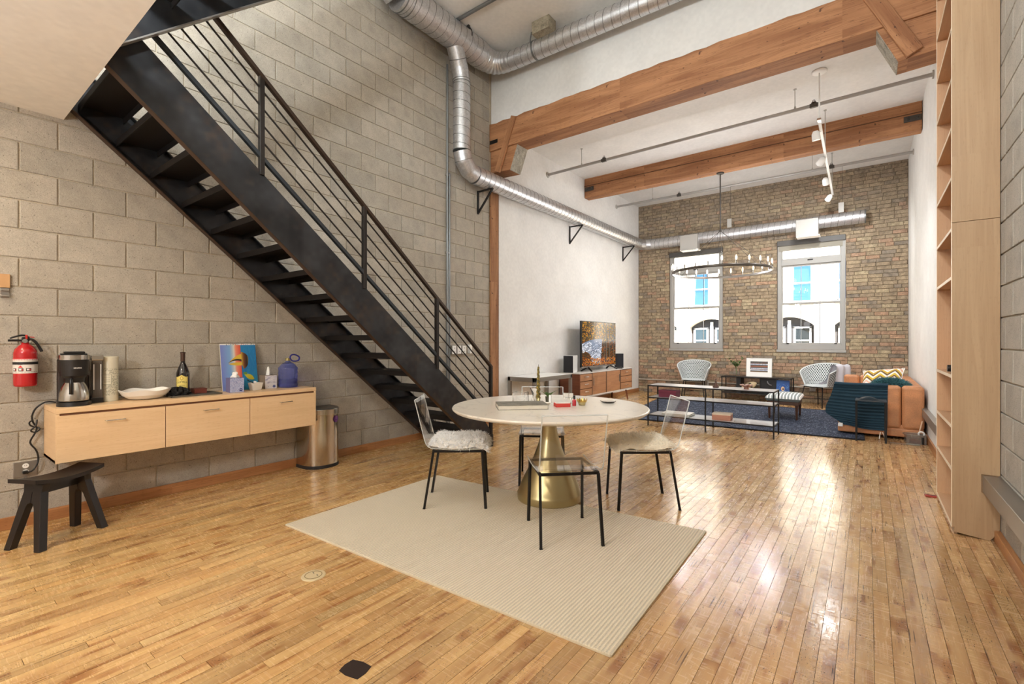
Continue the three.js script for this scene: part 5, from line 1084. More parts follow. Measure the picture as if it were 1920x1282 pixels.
{
  seed = 77;
  const o = thing('fur_pillow', 'teal shaggy fur pillow lying against the zigzag pillow', 'pillow', [5.10, 0.70, -8.46]);
  o.rotation.set(-0.2, -0.12, -0.05);
  const m = std({ color: 0x1f4248, roughness: 1 }), mt = std({ color: 0x4f8288, roughness: 1, side: THREE.DoubleSide });
  const w = 0.42, h = 0.20, d = 0.22;
  const g = new THREE.SphereGeometry(0.5, 32, 24); g.scale(w, h, d); part('pillow_body', fin(g), m, o);
  const ps = []; for (let i = 0; i < 5200; i++) { const a = rr(0, 2 * PI), z = rr(-1, 1), r = Math.sqrt(1 - z * z), p = V(Math.cos(a) * r * w / 2, z * h / 2, Math.sin(a) * r * d / 2), n = V(Math.cos(a) * r, z, Math.sin(a) * r); const dd = n.clone().add(V(rr(-0.6, 0.9), rr(-0.2, 0.3), rr(-0.5, 0.5))).normalize().multiplyScalar(rr(0.025, 0.06)), s = V(rr(-1, 1), rr(-1, 1), rr(-1, 1)).normalize().multiplyScalar(0.003); const tip = p.clone().add(dd); tip.y -= 0.01; ps.push(...p.clone().add(s).toArray(), ...p.clone().sub(s).toArray(), ...tip.toArray()); }
  const gg = new THREE.BufferGeometry(); gg.setAttribute('position', new THREE.Float32BufferAttribute(ps, 3)); gg.computeVertexNormals(); gg.setAttribute('uv', new THREE.Float32BufferAttribute(new Float32Array(ps.length / 3 * 2), 2));
  part('fur_strands', gg, mt, o).userData.kind = 'stuff';
}
{ // C-shaped side table with a dark tray on it
  const o = thing('side_table', 'slim black metal side table against the draped sofa arm', 'table', [4.872, 0, -7.86]);
  part('tabletop', b2(-0.165, 0.53, -0.16, 0.165, 0.548, 0.10, 0.003), std({ color: 0x3a3f46, roughness: 0.35, metalness: 0.3 }), o);
  for (const [x, z] of [[-0.155, 0.09], [0.155, 0.09], [-0.155, -0.15], [0.155, -0.15]]) part('leg', b2(x - 0.011, 0, z - 0.011, x + 0.011, 0.53, z + 0.011, 0.002), M.blackMetal, o);
  part('side_panel', b2(-0.166, 0.2, -0.15, -0.150, 0.53, 0.09, 0.002), std({ color: 0x2b241f, roughness: 0.5 }), o);
  const t = thing('leather_tray', 'dark curved leather tray lying on the slim side table', 'tray', [4.85, 0.549, -7.87], 0.1);
  part('tray_body', surf((u, v) => V((0.5 - u) * 0.2, 0.004 + 0.03 * ((u - 0.5) * 2) ** 2 * -1 + 0.03, (v - 0.5) * 0.13), 20, 4), std({ color: 0x23252a, roughness: 0.5, side: THREE.DoubleSide }), t);
}
// low black console by the brick wall, with its things
{
  const Z = -11.56, o = thing('low_console', 'low black metal console standing against the brick wall', 'console', [2.88, 0, Z]);
  const hx = 0.69, hz = 0.2, H = 0.535;
  part('top_frame', [b2(-hx, H - 0.02, hz - 0.02, hx, H, hz, 0.002), b2(-hx, H - 0.02, -hz, hx, H, -hz + 0.02, 0.002), b2(-hx, H - 0.02, -hz, -hx + 0.02, H, hz, 0.002), b2(hx - 0.02, H - 0.02, -hz, hx, H, hz, 0.002)], M.blackMetal, o);
  part('top_panel', b2(-hx + 0.015, H - 0.014, -hz + 0.015, hx - 0.015, H - 0.004, hz - 0.015), std({ color: 0x35332f, roughness: 0.4 }), o);
  part('low_shelf', b2(-hx, 0.16, -hz, hx, 0.18, hz, 0.002), M.black, o);
  for (const x of [-1, 1]) for (const z of [-1, 1]) part('leg', b2(x * (hx - 0.01) - 0.01, 0, z * (hz - 0.01) - 0.01, x * (hx - 0.01) + 0.01, H, z * (hz - 0.01) + 0.01, 0.001), M.blackMetal, o);
  for (const x of [-0.34, 0.09]) part('divider', b2(x - 0.045 * (x < 0 ? 1 : 0.2), 0.18, -hz, x + 0.045 * (x < 0 ? 1 : 0.2), H - 0.02, hz - 0.04, 0.002), M.black, o);
  const d = part('cabinet_door', b2(0.10, 0.185, -0.14, 0.40, H - 0.024, 0.13, 0.003), std({ color: 0x1e1d1f, roughness: 0.4 }), o);
  part('door_pull', tube([V(0.23, 0.46, 0.135), V(0.245, 0.42, 0.16), V(0.28, 0.385, 0.155), V(0.31, 0.375, 0.135)], 0.012, 20, 8), std({ color: 0x8b8b8e, roughness: 0.3, metalness: 0.5 }), d);
  // carved wooden fish-like mask leaning on the shelf
  const mk = thing('carved_mask', 'carved striped wooden mask lying on the low black console', 'mask', [2.73, 0.18, Z + 0.12]);
  const tx = ctex(256, 128, (c, w, h) => { c.fillStyle = '#cbb48d'; c.fillRect(0, 0, w, h); c.fillStyle = '#33281d'; for (let i = 0; i < 5; i++) { c.beginPath(); c.ellipse(30 + i * 50, 64, 14, 34, 0.5, 0, 7); c.fill(); c.fillStyle = '#a88e63'; c.beginPath(); c.ellipse(30 + i * 50, 64, 6, 18, 0.5, 0, 7); c.fill(); c.fillStyle = '#33281d'; } });
  part('mask_body', T(surf((u, v) => { const t = v * PI, r = Math.sin(t) ** 0.7 * 0.09 * (0.6 + v * 0.5), a = u * 2 * PI; return V((v - 0.5) * 0.38, Math.cos(a) * r, Math.sin(a) * r * 0.55); }, 24, 24), 0, 0.15, 0, 0, 0, 0.42), std({ map: tx, roughness: 0.6, side: THREE.DoubleSide }), mk);
  const bt = ctex(256, 300, (c, w, h) => { const g = c.createLinearGradient(0, 0, w, h); g.addColorStop(0, '#2a6bb8'); g.addColorStop(0.5, '#1b4f9e'); g.addColorStop(1, '#163a75'); c.fillStyle = g; c.fillRect(0, 0, w, h); seed = 51; for (let i = 0; i < 90; i++) { c.strokeStyle = ['#4c93d6', '#10295c', '#7fb4e0', '#0d2046'][Math.floor(rnd() * 4)]; c.lineWidth = 3; c.beginPath(); const a = rnd() * 6.3, r = 40 + rnd() * 90; c.arc(w / 2, h * 0.6, r, a, a + 0.5); c.stroke(); } c.fillStyle = '#d9b48a'; c.beginPath(); c.ellipse(w * 0.5, h * 0.58, 34, 46, 0, 0, 7); c.fill(); c.fillStyle = '#1a1413'; c.beginPath(); c.ellipse(w * 0.52, h * 0.6, 14, 20, 0, 0, 7); c.fill(); });
  const bpn = thing('blue_picture', 'small blue abstract picture leaning inside the low console', 'picture', [3.40, 0.183, Z + 0.14]);
  const lean = new THREE.Group(); lean.name = 'picture_panel'; lean.rotation.x = -0.14; bpn.add(lean); part('panel', bx(0.25, 0.31, 0.012, 0, 0.155, 0, 0.002), std({ color: 0x1b3357, roughness: 0.6 }), lean); part('painted_face', T(planeUV(0.245, 0.305), 0, 0.155, 0.007), std({ map: bt, roughness: 0.5 }), lean);
  // framed team photo on top
  const ph = ctex(512, 400, (c, w, h) => { c.fillStyle = '#4a4a44'; c.fillRect(0, 0, w, h); seed = 61; for (let i = 0; i < 500; i++) { c.fillStyle = ['#5d5a4d', '#3a3d3a', '#77705e', '#8a4a3a'][Math.floor(rnd() * 4)]; c.fillRect(rnd() * w, rnd() * h * 0.5, 10, 8); } c.fillStyle = '#9a5a40'; c.fillRect(0, h * 0.42, w, h * 0.1); for (let r = 0; r < 3; r++) for (let i = 0; i < 16; i++) { const x = 16 + i * 32 + (r % 2) * 14, y = h * (r === 0 ? 0.22 : 0.48 + r * 0.14); c.fillStyle = ['#eef0f6', '#dfe3f0', '#c9cfe6'][Math.floor(rnd() * 3)]; c.fillRect(x - 10, y, 24, 40); c.fillStyle = '#b98a6a'; c.beginPath(); c.arc(x + 2, y - 6, 8, 0, 7); c.fill(); c.fillStyle = '#33457f'; c.fillRect(x - 6, y + 10, 16, 5); } c.fillStyle = '#8b6a4a'; c.fillRect(0, h * 0.93, w, h * 0.07); });
  const fp = thing('framed_photo', 'framed team photograph with wide white mat on low console', 'picture', [2.925, H, Z + 0.02]);
  const lf = new THREE.Group(); lf.name = 'frame_assembly'; lf.rotation.x = -0.10; fp.add(lf);
  part('frame', [b2(-0.257, 0, -0.01, -0.25, 0.42, 0.014, 0.001), b2(0.25, 0, -0.01, 0.257, 0.42, 0.014, 0.001), b2(-0.257, 0.413, -0.01, 0.257, 0.42, 0.014, 0.001), b2(-0.257, 0, -0.01, 0.257, 0.007, 0.014, 0.001)], std({ color: 0xbab5ac, roughness: 0.4 }), lf);
  part('mat_board', bx(0.5, 0.406, 0.006, 0, 0.21, 0.002), std({ color: 0xf6f4ef, roughness: 0.7 }), lf); part('photo_print', T(planeUV(0.345, 0.235), 0, 0.225, 0.0056), std({ map: ph, roughness: 0.5 }), lf);
  // glass vase with leafy stems
  const v = thing('leafy_vase', 'clear glass vase of leafy green stems on low console', 'vase', [2.47, H, Z + 0.03]);
  part('glass_body', lathe([[0, 0], [0.05, 0], [0.075, 0.04], [0.08, 0.09], [0.05, 0.15], [0.035, 0.19], [0.045, 0.23], [0.042, 0.23], [0.032, 0.19], [0.047, 0.15], [0.076, 0.09], [0.07, 0.04], [0, 0.008]], 32), M.glass, v);
  seed = 91;
  for (let i = 0; i < 6; i++) {
    const a = [0.1, 3.0, 0.5, 2.6, 1.5, 4.4][i], R = [0.15, 0.16, 0.09, 0.08, 0.04, 0.06][i], hgt = [0.44, 0.40, 0.36, 0.33, 0.30, 0.32][i];
    const pts = [V(0, 0.03, 0), V(Math.cos(a) * 0.02, 0.2, Math.sin(a) * 0.02), V(Math.cos(a) * R, hgt, Math.sin(a) * R * 0.5)];
    part('stem', tube(pts, 0.003, 16, 6), M.stem, v);
    const cv = new THREE.CatmullRomCurve3(pts);
    for (let k = 0; k < 9; k++) { const p = cv.getPoint(0.55 + k * 0.05), b = k * 2.3 + i, L = rr(0.055, 0.085); part('leaf', T(surf((s, t) => V((s - 0.5) * 0.042 * Math.sin(PI * Math.min(0.99, t + 0.04)), Math.sin(t * 1.2) * L * 0.5, t * L), 2, 5), p.x, p.y, p.z, 0, b, 0), M.leaf, v); }
  }
}
// woven bucket chairs
function wovenChair(o) {
  const A = RAD(118), y0 = 0.43, white = std({ color: 0xdfe3e2, roughness: 0.6, side: THREE.DoubleSide }), dk = std({ color: 0x3d4640, roughness: 0.8, side: THREE.DoubleSide });
  const top = (a) => y0 + 0.44 - 0.19 * (Math.abs(a) / A) ** 2.2;
  const W = (s, t, off) => { const a = (s - 0.5) * 2 * A, r = 0.25 + 0.09 * t + off, y = y0 + (top(a) - y0) * t; return V(Math.sin(a) * r * 1.08, y, -Math.cos(a) * r * 0.98); };
  part('shell_backing', surf((u, v) => W(u, v, 0), 60, 12), dk, o);
  const rib = [];
  const strip = (s0, dir, off) => { const n = 14; rib.push(surf((u, v) => W(Math.min(1, Math.max(0, s0 + dir * v * 0.22 + (u - 0.5) * 0.012)), v, off), 1, n)); };
  for (let i = -7; i < 30; i++) for (const off of [-0.006, 0.006]) { strip(i / 30, 1, off); strip((i + 6.6) / 30, -1, off * 1.2); }
  part('woven_strands', rib, white, o);
  part('rim', tube(Array.from({ length: 25 }, (_, i) => W(i / 24, 1, 0)), 0.013, 80, 8), white, o);
  part('arm_front', [tube([W(0, 0, 0), W(0, 0.5, 0), W(0, 1, 0)], 0.012, 12, 8), tube([W(1, 0, 0), W(1, 0.5, 0), W(1, 1, 0)], 0.012, 12, 8)], white, o);
  const sr = []; for (let i = -5; i <= 5; i++) { const w = Math.sqrt(Math.max(0, 1 - (i / 6) ** 2)); sr.push(b2(i * 0.048 - 0.016, y0 - 0.012, -0.26 * w, i * 0.048 + 0.016, y0 - 0.006, 0.27 * Math.max(w, 0.85)), b2(-0.27 * w, y0 - 0.006, i * 0.048 - 0.016, 0.27 * w, y0, i * 0.048 + 0.016)); }
  part('woven_seat', [T(cyl(0.27, 0.27, 0.006, 0, 0, 0, 32), 0, y0 - 0.02, 0)], dk, o); part('seat_strands', sr, white, o);
  for (const x of [-1, 1]) for (const z of [-1, 1]) part('leg', rod(V(x * 0.2, y0 - 0.02, z * 0.18), V(x * 0.25, 0, z * 0.25), 0.010, 8), M.blackMetal, o);
  part('cross_stretcher', [rod(V(-0.232, 0.16, -0.225), V(0.232, 0.16, 0.225), 0.006, 8), rod(V(0.232, 0.16, -0.225), V(-0.232, 0.16, 0.225), 0.006, 8), rod(V(0.2, y0 - 0.03, 0.18), V(-0.2, y0 - 0.03, 0.18), 0.008, 8)], M.blackMetal, o);
}
const wc = thing('woven_chair', 'white woven bucket chair facing the room under the left window', 'chair', [1.57, 0, -11.42], 0.16, 'woven bucket chairs');
wovenChair(wc);
copyOf(wc, 'woven_chair', 'white woven bucket chair with a grey blanket beside the sofa', [4.07, 0, -11.33], -0.62);
{
  const o = thing('grey_blanket', 'pale grey blanket hanging over the arm of right woven chair', 'blanket', [4.07, 0, -11.33], -0.62);
  const cv = new THREE.CatmullRomCurve3([V(0.12, 0.47, 0.12), V(0.24, 0.55, 0.0), V(0.31, 0.74, -0.06), V(0.36, 0.87, -0.08), V(0.41, 0.84, -0.09), V(0.42, 0.66, -0.08), V(0.42, 0.48, -0.07)]);
  part('cloth', surf((u, v) => { const p = cv.getPoint(v); const w = (0.12 + 0.10 * v); return V(p.x + 0.012 * Math.sin(u * 14) - (v < 0.5 ? 0.10 * (u - 0.5) : 0), p.y + 0.008 * Math.sin(u * 10 + v * 4), p.z + (u - 0.5) * 2 * w); }, 24, 40), std({ color: 0xd5d3db, roughness: 0.95, side: THREE.DoubleSide }), o);
}
// brick-wall conduit and outlet boxes
{
  const o = thing('baseboard_conduit', 'grey conduit running low across the brick wall', 'conduit');
  part('conduit_tube', rod(V(0.02, 0.33, ZB + 0.035), V(5.3, 0.33, ZB + 0.035), 0.015, 10), std({ color: 0xc3b9aa, roughness: 0.5 }), o);
  for (const x of [1.72, 3.9]) { const b = part('outlet_box', b2(x - 0.055, 0.25, ZB + 0.01, x + 0.055, 0.38, ZB + 0.06, 0.005), M.grayPaint, o); part('cover_plate', b2(x - 0.04, 0.26, ZB + 0.06, x + 0.04, 0.37, ZB + 0.066, 0.002), M.brushed, b); }
}
// white table, media console, television, speakers
{
  const o = thing('parsons_table', 'steel-framed table with white top beside the timber post', 'table', [0.29, 0, -6.85]);
  const hx = 0.275, hz = 0.6, H = 0.735;
  part('tabletop', b2(-hx + 0.004, H - 0.02, -hz + 0.004, hx - 0.004, H, hz - 0.004, 0.002), M.white2, o);
  part('apron', [b2(-hx, H - 0.075, hz - 0.05, hx, H - 0.004, hz, 0.003), b2(-hx, H - 0.075, -hz, hx, H - 0.004, -hz + 0.05, 0.003), b2(-hx, H - 0.075, -hz, -hx + 0.05, H - 0.004, hz, 0.003), b2(hx - 0.05, H - 0.075, -hz, hx, H - 0.004, hz, 0.003)], M.brushed, o);
  for (const x of [-1, 1]) for (const z of [-1, 1]) { const l = part('leg', b2(x * (hx - 0.025) - 0.025, 0.03, z * (hz - 0.025) - 0.025, x * (hx - 0.025) + 0.025, H - 0.07, z * (hz - 0.025) + 0.025, 0.002), M.brushed, o); part('foot', cyl(0.016, 0.016, 0.035, x * (hx - 0.025), 0, z * (hz - 0.025), 14), M.chrome, l); }
}
{
  const o = thing('media_console', 'walnut media console with sliding doors and drawers under television', 'cabinet', [0, 0, 0]);
  const X0 = 0.03, X1 = 0.48, z0 = -10.36, z1 = -7.88, y0 = 0.245, y1 = 0.695;
  part('top_panel', b2(X0, y1, z0 - 0.01, X1 + 0.006, y1 + 0.018, z1 + 0.01, 0.002), std({ color: 0xd9d4ce, roughness: 0.35 }), o);
  part('side_panel', b2(X0, y0, z1 - 0.02, X1, y1, z1, 0.002), M.walnutSide, o); part('side_panel', b2(X0, y0, z0, X1, y1, z0 + 0.02, 0.002), M.walnutSide, o);
  part('bottom_panel', b2(X0, y0 - 0.015, z0, X1 + 0.004, y0 + 0.012, z1, 0.002), std({ color: 0xd9d0c6, roughness: 0.5 }), o); part('back_panel', b2(X0, y0, z0, X0 + 0.015, y1, z1), M.walnutSide, o);
  const c = [z1 - 0.02, -8.40, -9.03, -9.73, z0 + 0.02];
  part('divider', [b2(X0, y0, c[1] - 0.012, X1 - 0.004, y1, c[1] + 0.012), b2(X0, y0, c[2] - 0.02, X1 - 0.004, y1, c[2] + 0.012), b2(X0, y0, c[3] - 0.012, X1 - 0.004, y1, c[3] + 0.012)], M.darkWood, o);
  for (const [za, zb] of [[c[0], c[1] + 0.012], [c[3] - 0.012, c[4]]]) for (let i = 0; i < 3; i++) {
    const h = (y1 - y0 - 0.02) / 3, ya = y0 + 0.014 + i * h, d = part('drawer', b2(X1 - 0.03, ya + 0.006, zb + 0.006, X1, ya + h - 0.006, za - 0.006, 0.002), M.walnut, o), zc = (za + zb) / 2;
    part('handle', tube([V(X1, ya + h * 0.6, zc - 0.07), V(X1 + 0.022, ya + h * 0.6, zc - 0.06), V(X1 + 0.022, ya + h * 0.6, zc + 0.06), V(X1, ya + h * 0.6, zc + 0.07)], 0.006, 20, 6), M.chrome, d);
  }
  for (const [za, zb, hz] of [[c[1] - 0.012, c[2] + 0.012, -8.45], [c[2] - 0.02, c[3] + 0.012, -9.67]]) { const d = part('sliding_door', b2(X1 - 0.03, y0 + 0.014, zb + 0.003, X1 - 0.004, y1 - 0.004, za - 0.003, 0.002), M.walnut, o); part('handle', b2(X1 - 0.004, 0.44, hz - 0.008, X1 + 0.012, 0.60, hz + 0.008, 0.003), M.brushed, d); }
  for (const x of [0.09, 0.42]) for (const z of [-8.1, -10.14]) part('leg', bar(V(x, y0 - 0.01, z), V(x + (x > 0.2 ? 0.03 : -0.03), 0, z + (z > -9 ? 0.05 : -0.05)), 0.032, 0.032), M.walnutSide, o);
  // television
  const tv = thing('television', 'flat television showing a rushing autumn stream on media console', 'television', [0.30, 0.713, -9.05]);
  const tx = ctex(512, 300, (c, w, h) => {
    c.fillStyle = '#3a2a16'; c.fillRect(0, 0, w, h); seed = 101;
    for (let i = 0; i < 2600; i++) { const y = rnd() * h, x = rnd() * w; const top = y < h * 0.42; c.fillStyle = top ? ['#c98a1e', '#b5701a', '#5c4a1c', '#2f3a1c', '#d9a52c', '#3b2a14'][Math.floor(rnd() * 6)] : ['#8a4316', '#4a3a1a', '#6b3a16', '#2c2a1c', '#a85a1c'][Math.floor(rnd() * 5)]; c.globalAlpha = 0.75; c.fillRect(x, y, 4 + rnd() * 8, 3 + rnd() * 6); }
    c.globalAlpha = 1;
    const g = c.createLinearGradient(0, h * 0.4, 0, h); g.addColorStop(0, '#6f7f9a'); g.addColorStop(1, '#a9b2c2'); c.fillStyle = g; c.beginPath(); c.moveTo(0, h * 0.5); c.quadraticCurveTo(w * 0.3, h * 0.36, w * 0.58, h * 0.40); c.quadraticCurveTo(w * 0.55, h * 0.6, w * 0.52, h * 0.97); c.lineTo(w * 0.3, h * 0.95); c.quadraticCurveTo(w * 0.28, h * 0.68, 0, h * 0.66); c.fill();
    for (let i = 0; i < 420; i++) { const t = rnd(), x = t * w * 0.56, y = h * (0.5 - 0.1 * t + rnd() * 0.2 + (t > 0.45 ? rnd() * 0.4 : 0)); c.fillStyle = rnd() < 0.65 ? 'rgba(232,236,245,0.55)' : 'rgba(40,46,64,0.45)'; c.beginPath(); c.ellipse(x, y, 6 + rnd() * 14, 1.5 + rnd() * 2.5, -0.35, 0, 7); c.fill(); }
    for (const [x, ww] of [[0.62, 12], [0.68, 20], [0.79, 13], [0.93, 10]]) { c.fillStyle = '#5c5348'; c.fillRect(w * x, 0, ww, h * 0.95); c.fillStyle = '#38302a'; c.fillRect(w * x, 0, ww * 0.35, h * 0.95); }
    for (let i = 0; i < 500; i++) { c.fillStyle = ['#c26a1c', '#8f3f14', '#d89028', '#4c2b12'][Math.floor(rnd() * 4)]; c.globalAlpha = 0.8; c.fillRect(rnd() * w, h * 0.82 + rnd() * h * 0.18, 5 + rnd() * 8, 4 + rnd() * 5); } c.globalAlpha = 1;
  });
  const hz = 0.79, yb = 0.085, yt = 1.02;
  part('bezel', b2(-0.03, yb, -hz, 0.012, yt, hz, 0.006), M.blackPlastic, tv);
  part('screen', T(planeUV(2 * hz - 0.03, yt - yb - 0.035), 0.0135, (yb + yt) / 2 + 0.006, 0, 0, PI / 2, 0), std({ map: tx, emissive: 0xffffff, emissiveMap: tx, emissiveIntensity: 0.28, roughness: 0.12 }), tv);
  part('lower_trim', b2(-0.02, yb - 0.008, -hz, 0.014, yb + 0.012, hz, 0.003), M.brushed, tv);
  for (const z of [-0.5, 0.5]) part('stand_foot', [bar(V(0, yb, z), V(0.14, 0.006, z + (z > 0 ? 0.1 : -0.1)), 0.016, 0.03), bar(V(0, yb, z), V(-0.12, 0.006, z + (z > 0 ? 0.08 : -0.08)), 0.016, 0.03)], M.blackPlastic, tv);
  const tl = new THREE.RectAreaLight(0xb08a5a, 0.6, 1.5, 0.85); tl.position.set(0.35, 1.28, -9.05); tl.lookAt(2, 1.28, -9.05); tl.name = 'screen_light'; scene.add(tl);
  const sp = (label, z, x, turn) => { const s = thing('speaker', label, 'speaker', [x, 0.713, z], turn, 'bookshelf speakers'); part('cabinet_box', bx(0.2, 0.33, 0.24, 0, 0.165, 0, 0.006), std({ color: 0xd9d8d6, roughness: 0.4 }), s); part('grille', bx(0.196, 0.326, 0.012, 0, 0.165, 0.122, 0.004), std({ color: 0x2e2d30, roughness: 0.95 }), s); return s; };
  sp('loudspeaker with black grille standing nearer, left of the television', -8.02, 0.20, 0.15);
  sp('loudspeaker half hidden behind the far edge of television', -10.16, 0.24, 0.5);
  const rc = thing('game_controller', 'small black device lying under the television screen', 'remote', [0.40, 0.714, -9.85], 0.3); part('case', bx(0.14, 0.03, 0.09, 0, 0.015, 0, 0.012, 2), M.blackPlastic, rc); part('button', cyl(0.012, 0.012, 0.006, 0.03, 0.028, 0.01, 12), M.brushed, rc);
}
// chandelier, track
{
  const o = thing('chandelier', 'large iron ring chandelier with candle bulbs in front of windows', 'chandelier', [2.705, 0, -9.08]);
  const R = 0.83, y = 2.585, hub = 3.33, ir = std({ color: 0x59524a, metalness: 0.5, roughness: 0.4 });
  part('canopy', lathe([[0, 4.355], [0.05, 4.355], [0.065, 4.365], [0.065, 4.38], [0, 4.38]], 28), M.iron, o);
  part('downrod', rod(V(0, hub, 0), V(0, 4.36, 0), 0.011, 10), M.iron, o);
  part('hub', T(fin(new THREE.SphereGeometry(0.022, 16, 12)), 0, hub, 0), M.iron, o);
  part('ring', lathe([[R - 0.011, y - 0.022], [R + 0.011, y - 0.022], [R + 0.011, y + 0.022], [R - 0.011, y + 0.022], [R - 0.011, y - 0.022]], 96), ir, o);
  for (let i = 0; i < 6; i++) { const a = i / 6 * 2 * PI + 0.35; part('support_rod', rod(V(0, hub, 0), V(Math.cos(a) * R, y + 0.02, Math.sin(a) * R), 0.0035, 6), M.iron, o); }
  const bm = std({ color: 0xfff1d8, emissive: new THREE.Color(1, 0.78, 0.48), emissiveIntensity: 5, roughness: 0.3 });
  const cu = cyl(0.011, 0.011, 0.06, 0, y + 0.02, 0, 12), bl = lathe([[0, 0], [0.009, 0.002], [0.013, 0.02], [0.0135, 0.05], [0.008, 0.078], [0, 0.086]], 14).translate(0, y + 0.078, 0);
  for (let i = 0; i < 24; i++) {
    const a = i / 24 * 2 * PI, x = Math.cos(a) * R, z = Math.sin(a) * R;
    const c = part('candle_cup', cu, ir, o); c.position.set(x, 0, z); const b = part('bulb', bl, bm, c); b.castShadow = false;
    if (i % 2 === 0) { const l = new THREE.PointLight(new THREE.Color(0.97, 0.98, 1), CH_I, 0, 2); l.position.set(x, y + 0.12, z); l.castShadow = true; l.shadow.radius = 0.6; l.name = 'bulb_light'; o.add(l); }
  }
}
{
  const o = thing('track_light', 'white track light with four lamp heads hung from ceiling', 'track light');
  const A = V(4.345, 4.15, -7.18), B = V(4.30, 4.15, -10.95), D = B.clone().sub(A);
  part('canopy', lathe([[0, 4.762], [0.07, 4.762], [0.085, 4.775], [0.085, 4.79], [0, 4.79]], 32).translate(4.345, 0, -7.18), M.white2, o);
  part('suspension_rod', rod(V(4.345, 4.16, -7.18), V(4.345, 4.77, -7.18), 0.009, 8), M.white2, o);
  for (const z of [-8.45, -10.69]) { const x = A.x + D.x * (z - A.z) / D.z; part('suspension_rod', [rod(V(x, 4.16, z), V(x, z < -9.1 ? 4.87 : 4.79, z), 0.006, 8), cyl(0.02, 0.02, 0.008, x, z < -9.1 ? 4.862 : 4.782, z, 14)], M.grayPaint, o); }
  part('track_rail', bar(A, B, 0.034, 0.026), M.white2, o);
  part('end_feed', bx(0.05, 0.03, 0.10, A.x, A.y, A.z + 0.02, 0.006), M.chrome, o);
  const targets = [V(4.6, 0.3, -8.3), V(1.6, 1.9, -11.9), V(4.4, 2.4, -11.9), V(2.0, 0.0, -8.6)];
  [-7.52, -8.62, -9.75, -10.9].forEach((z, i) => {
    const x = A.x + D.x * (z - A.z) / D.z, p = V(x - 0.055, 4.08, z + 0.03), d = targets[i].clone().sub(p).normalize();
    const q = new THREE.Quaternion().setFromUnitVectors(V(0, -1, 0), d);
    const g = lathe([[0, 0.07], [0.03, 0.065], [0.048, 0.03], [0.052, -0.055], [0.047, -0.055], [0.043, 0.02], [0, 0.03]], 28); g.applyQuaternion(q); g.translate(p.x, p.y, p.z);
    const h = part('lamp_head', g, std({ color: 0xf7f6f3, roughness: 0.35, side: THREE.DoubleSide }), o);
    part('swivel', rod(V(x, 4.14, z), p.clone().addScaledVector(d, -0.03), 0.009, 8), M.white2, h);
    const gl = cyl(0.04, 0.04, 0.004, 0, -0.045, 0, 24); gl.applyQuaternion(q); gl.translate(p.x, p.y, p.z); part('lamp_glass', gl, std({ color: 0xffffff, emissive: 0xfff0dc, emissiveIntensity: 2.5 }), h);
    const s = new THREE.SpotLight(new THREE.Color(0.95, 0.98, 1), TR_I, 0, RAD(55), 0.8, 2); s.position.copy(p).addScaledVector(d, 0.07); s.target.position.copy(targets[i]); s.castShadow = true; s.shadow.radius = 2; s.name = 'spot_light'; scene.add(s, s.target);
  });
}
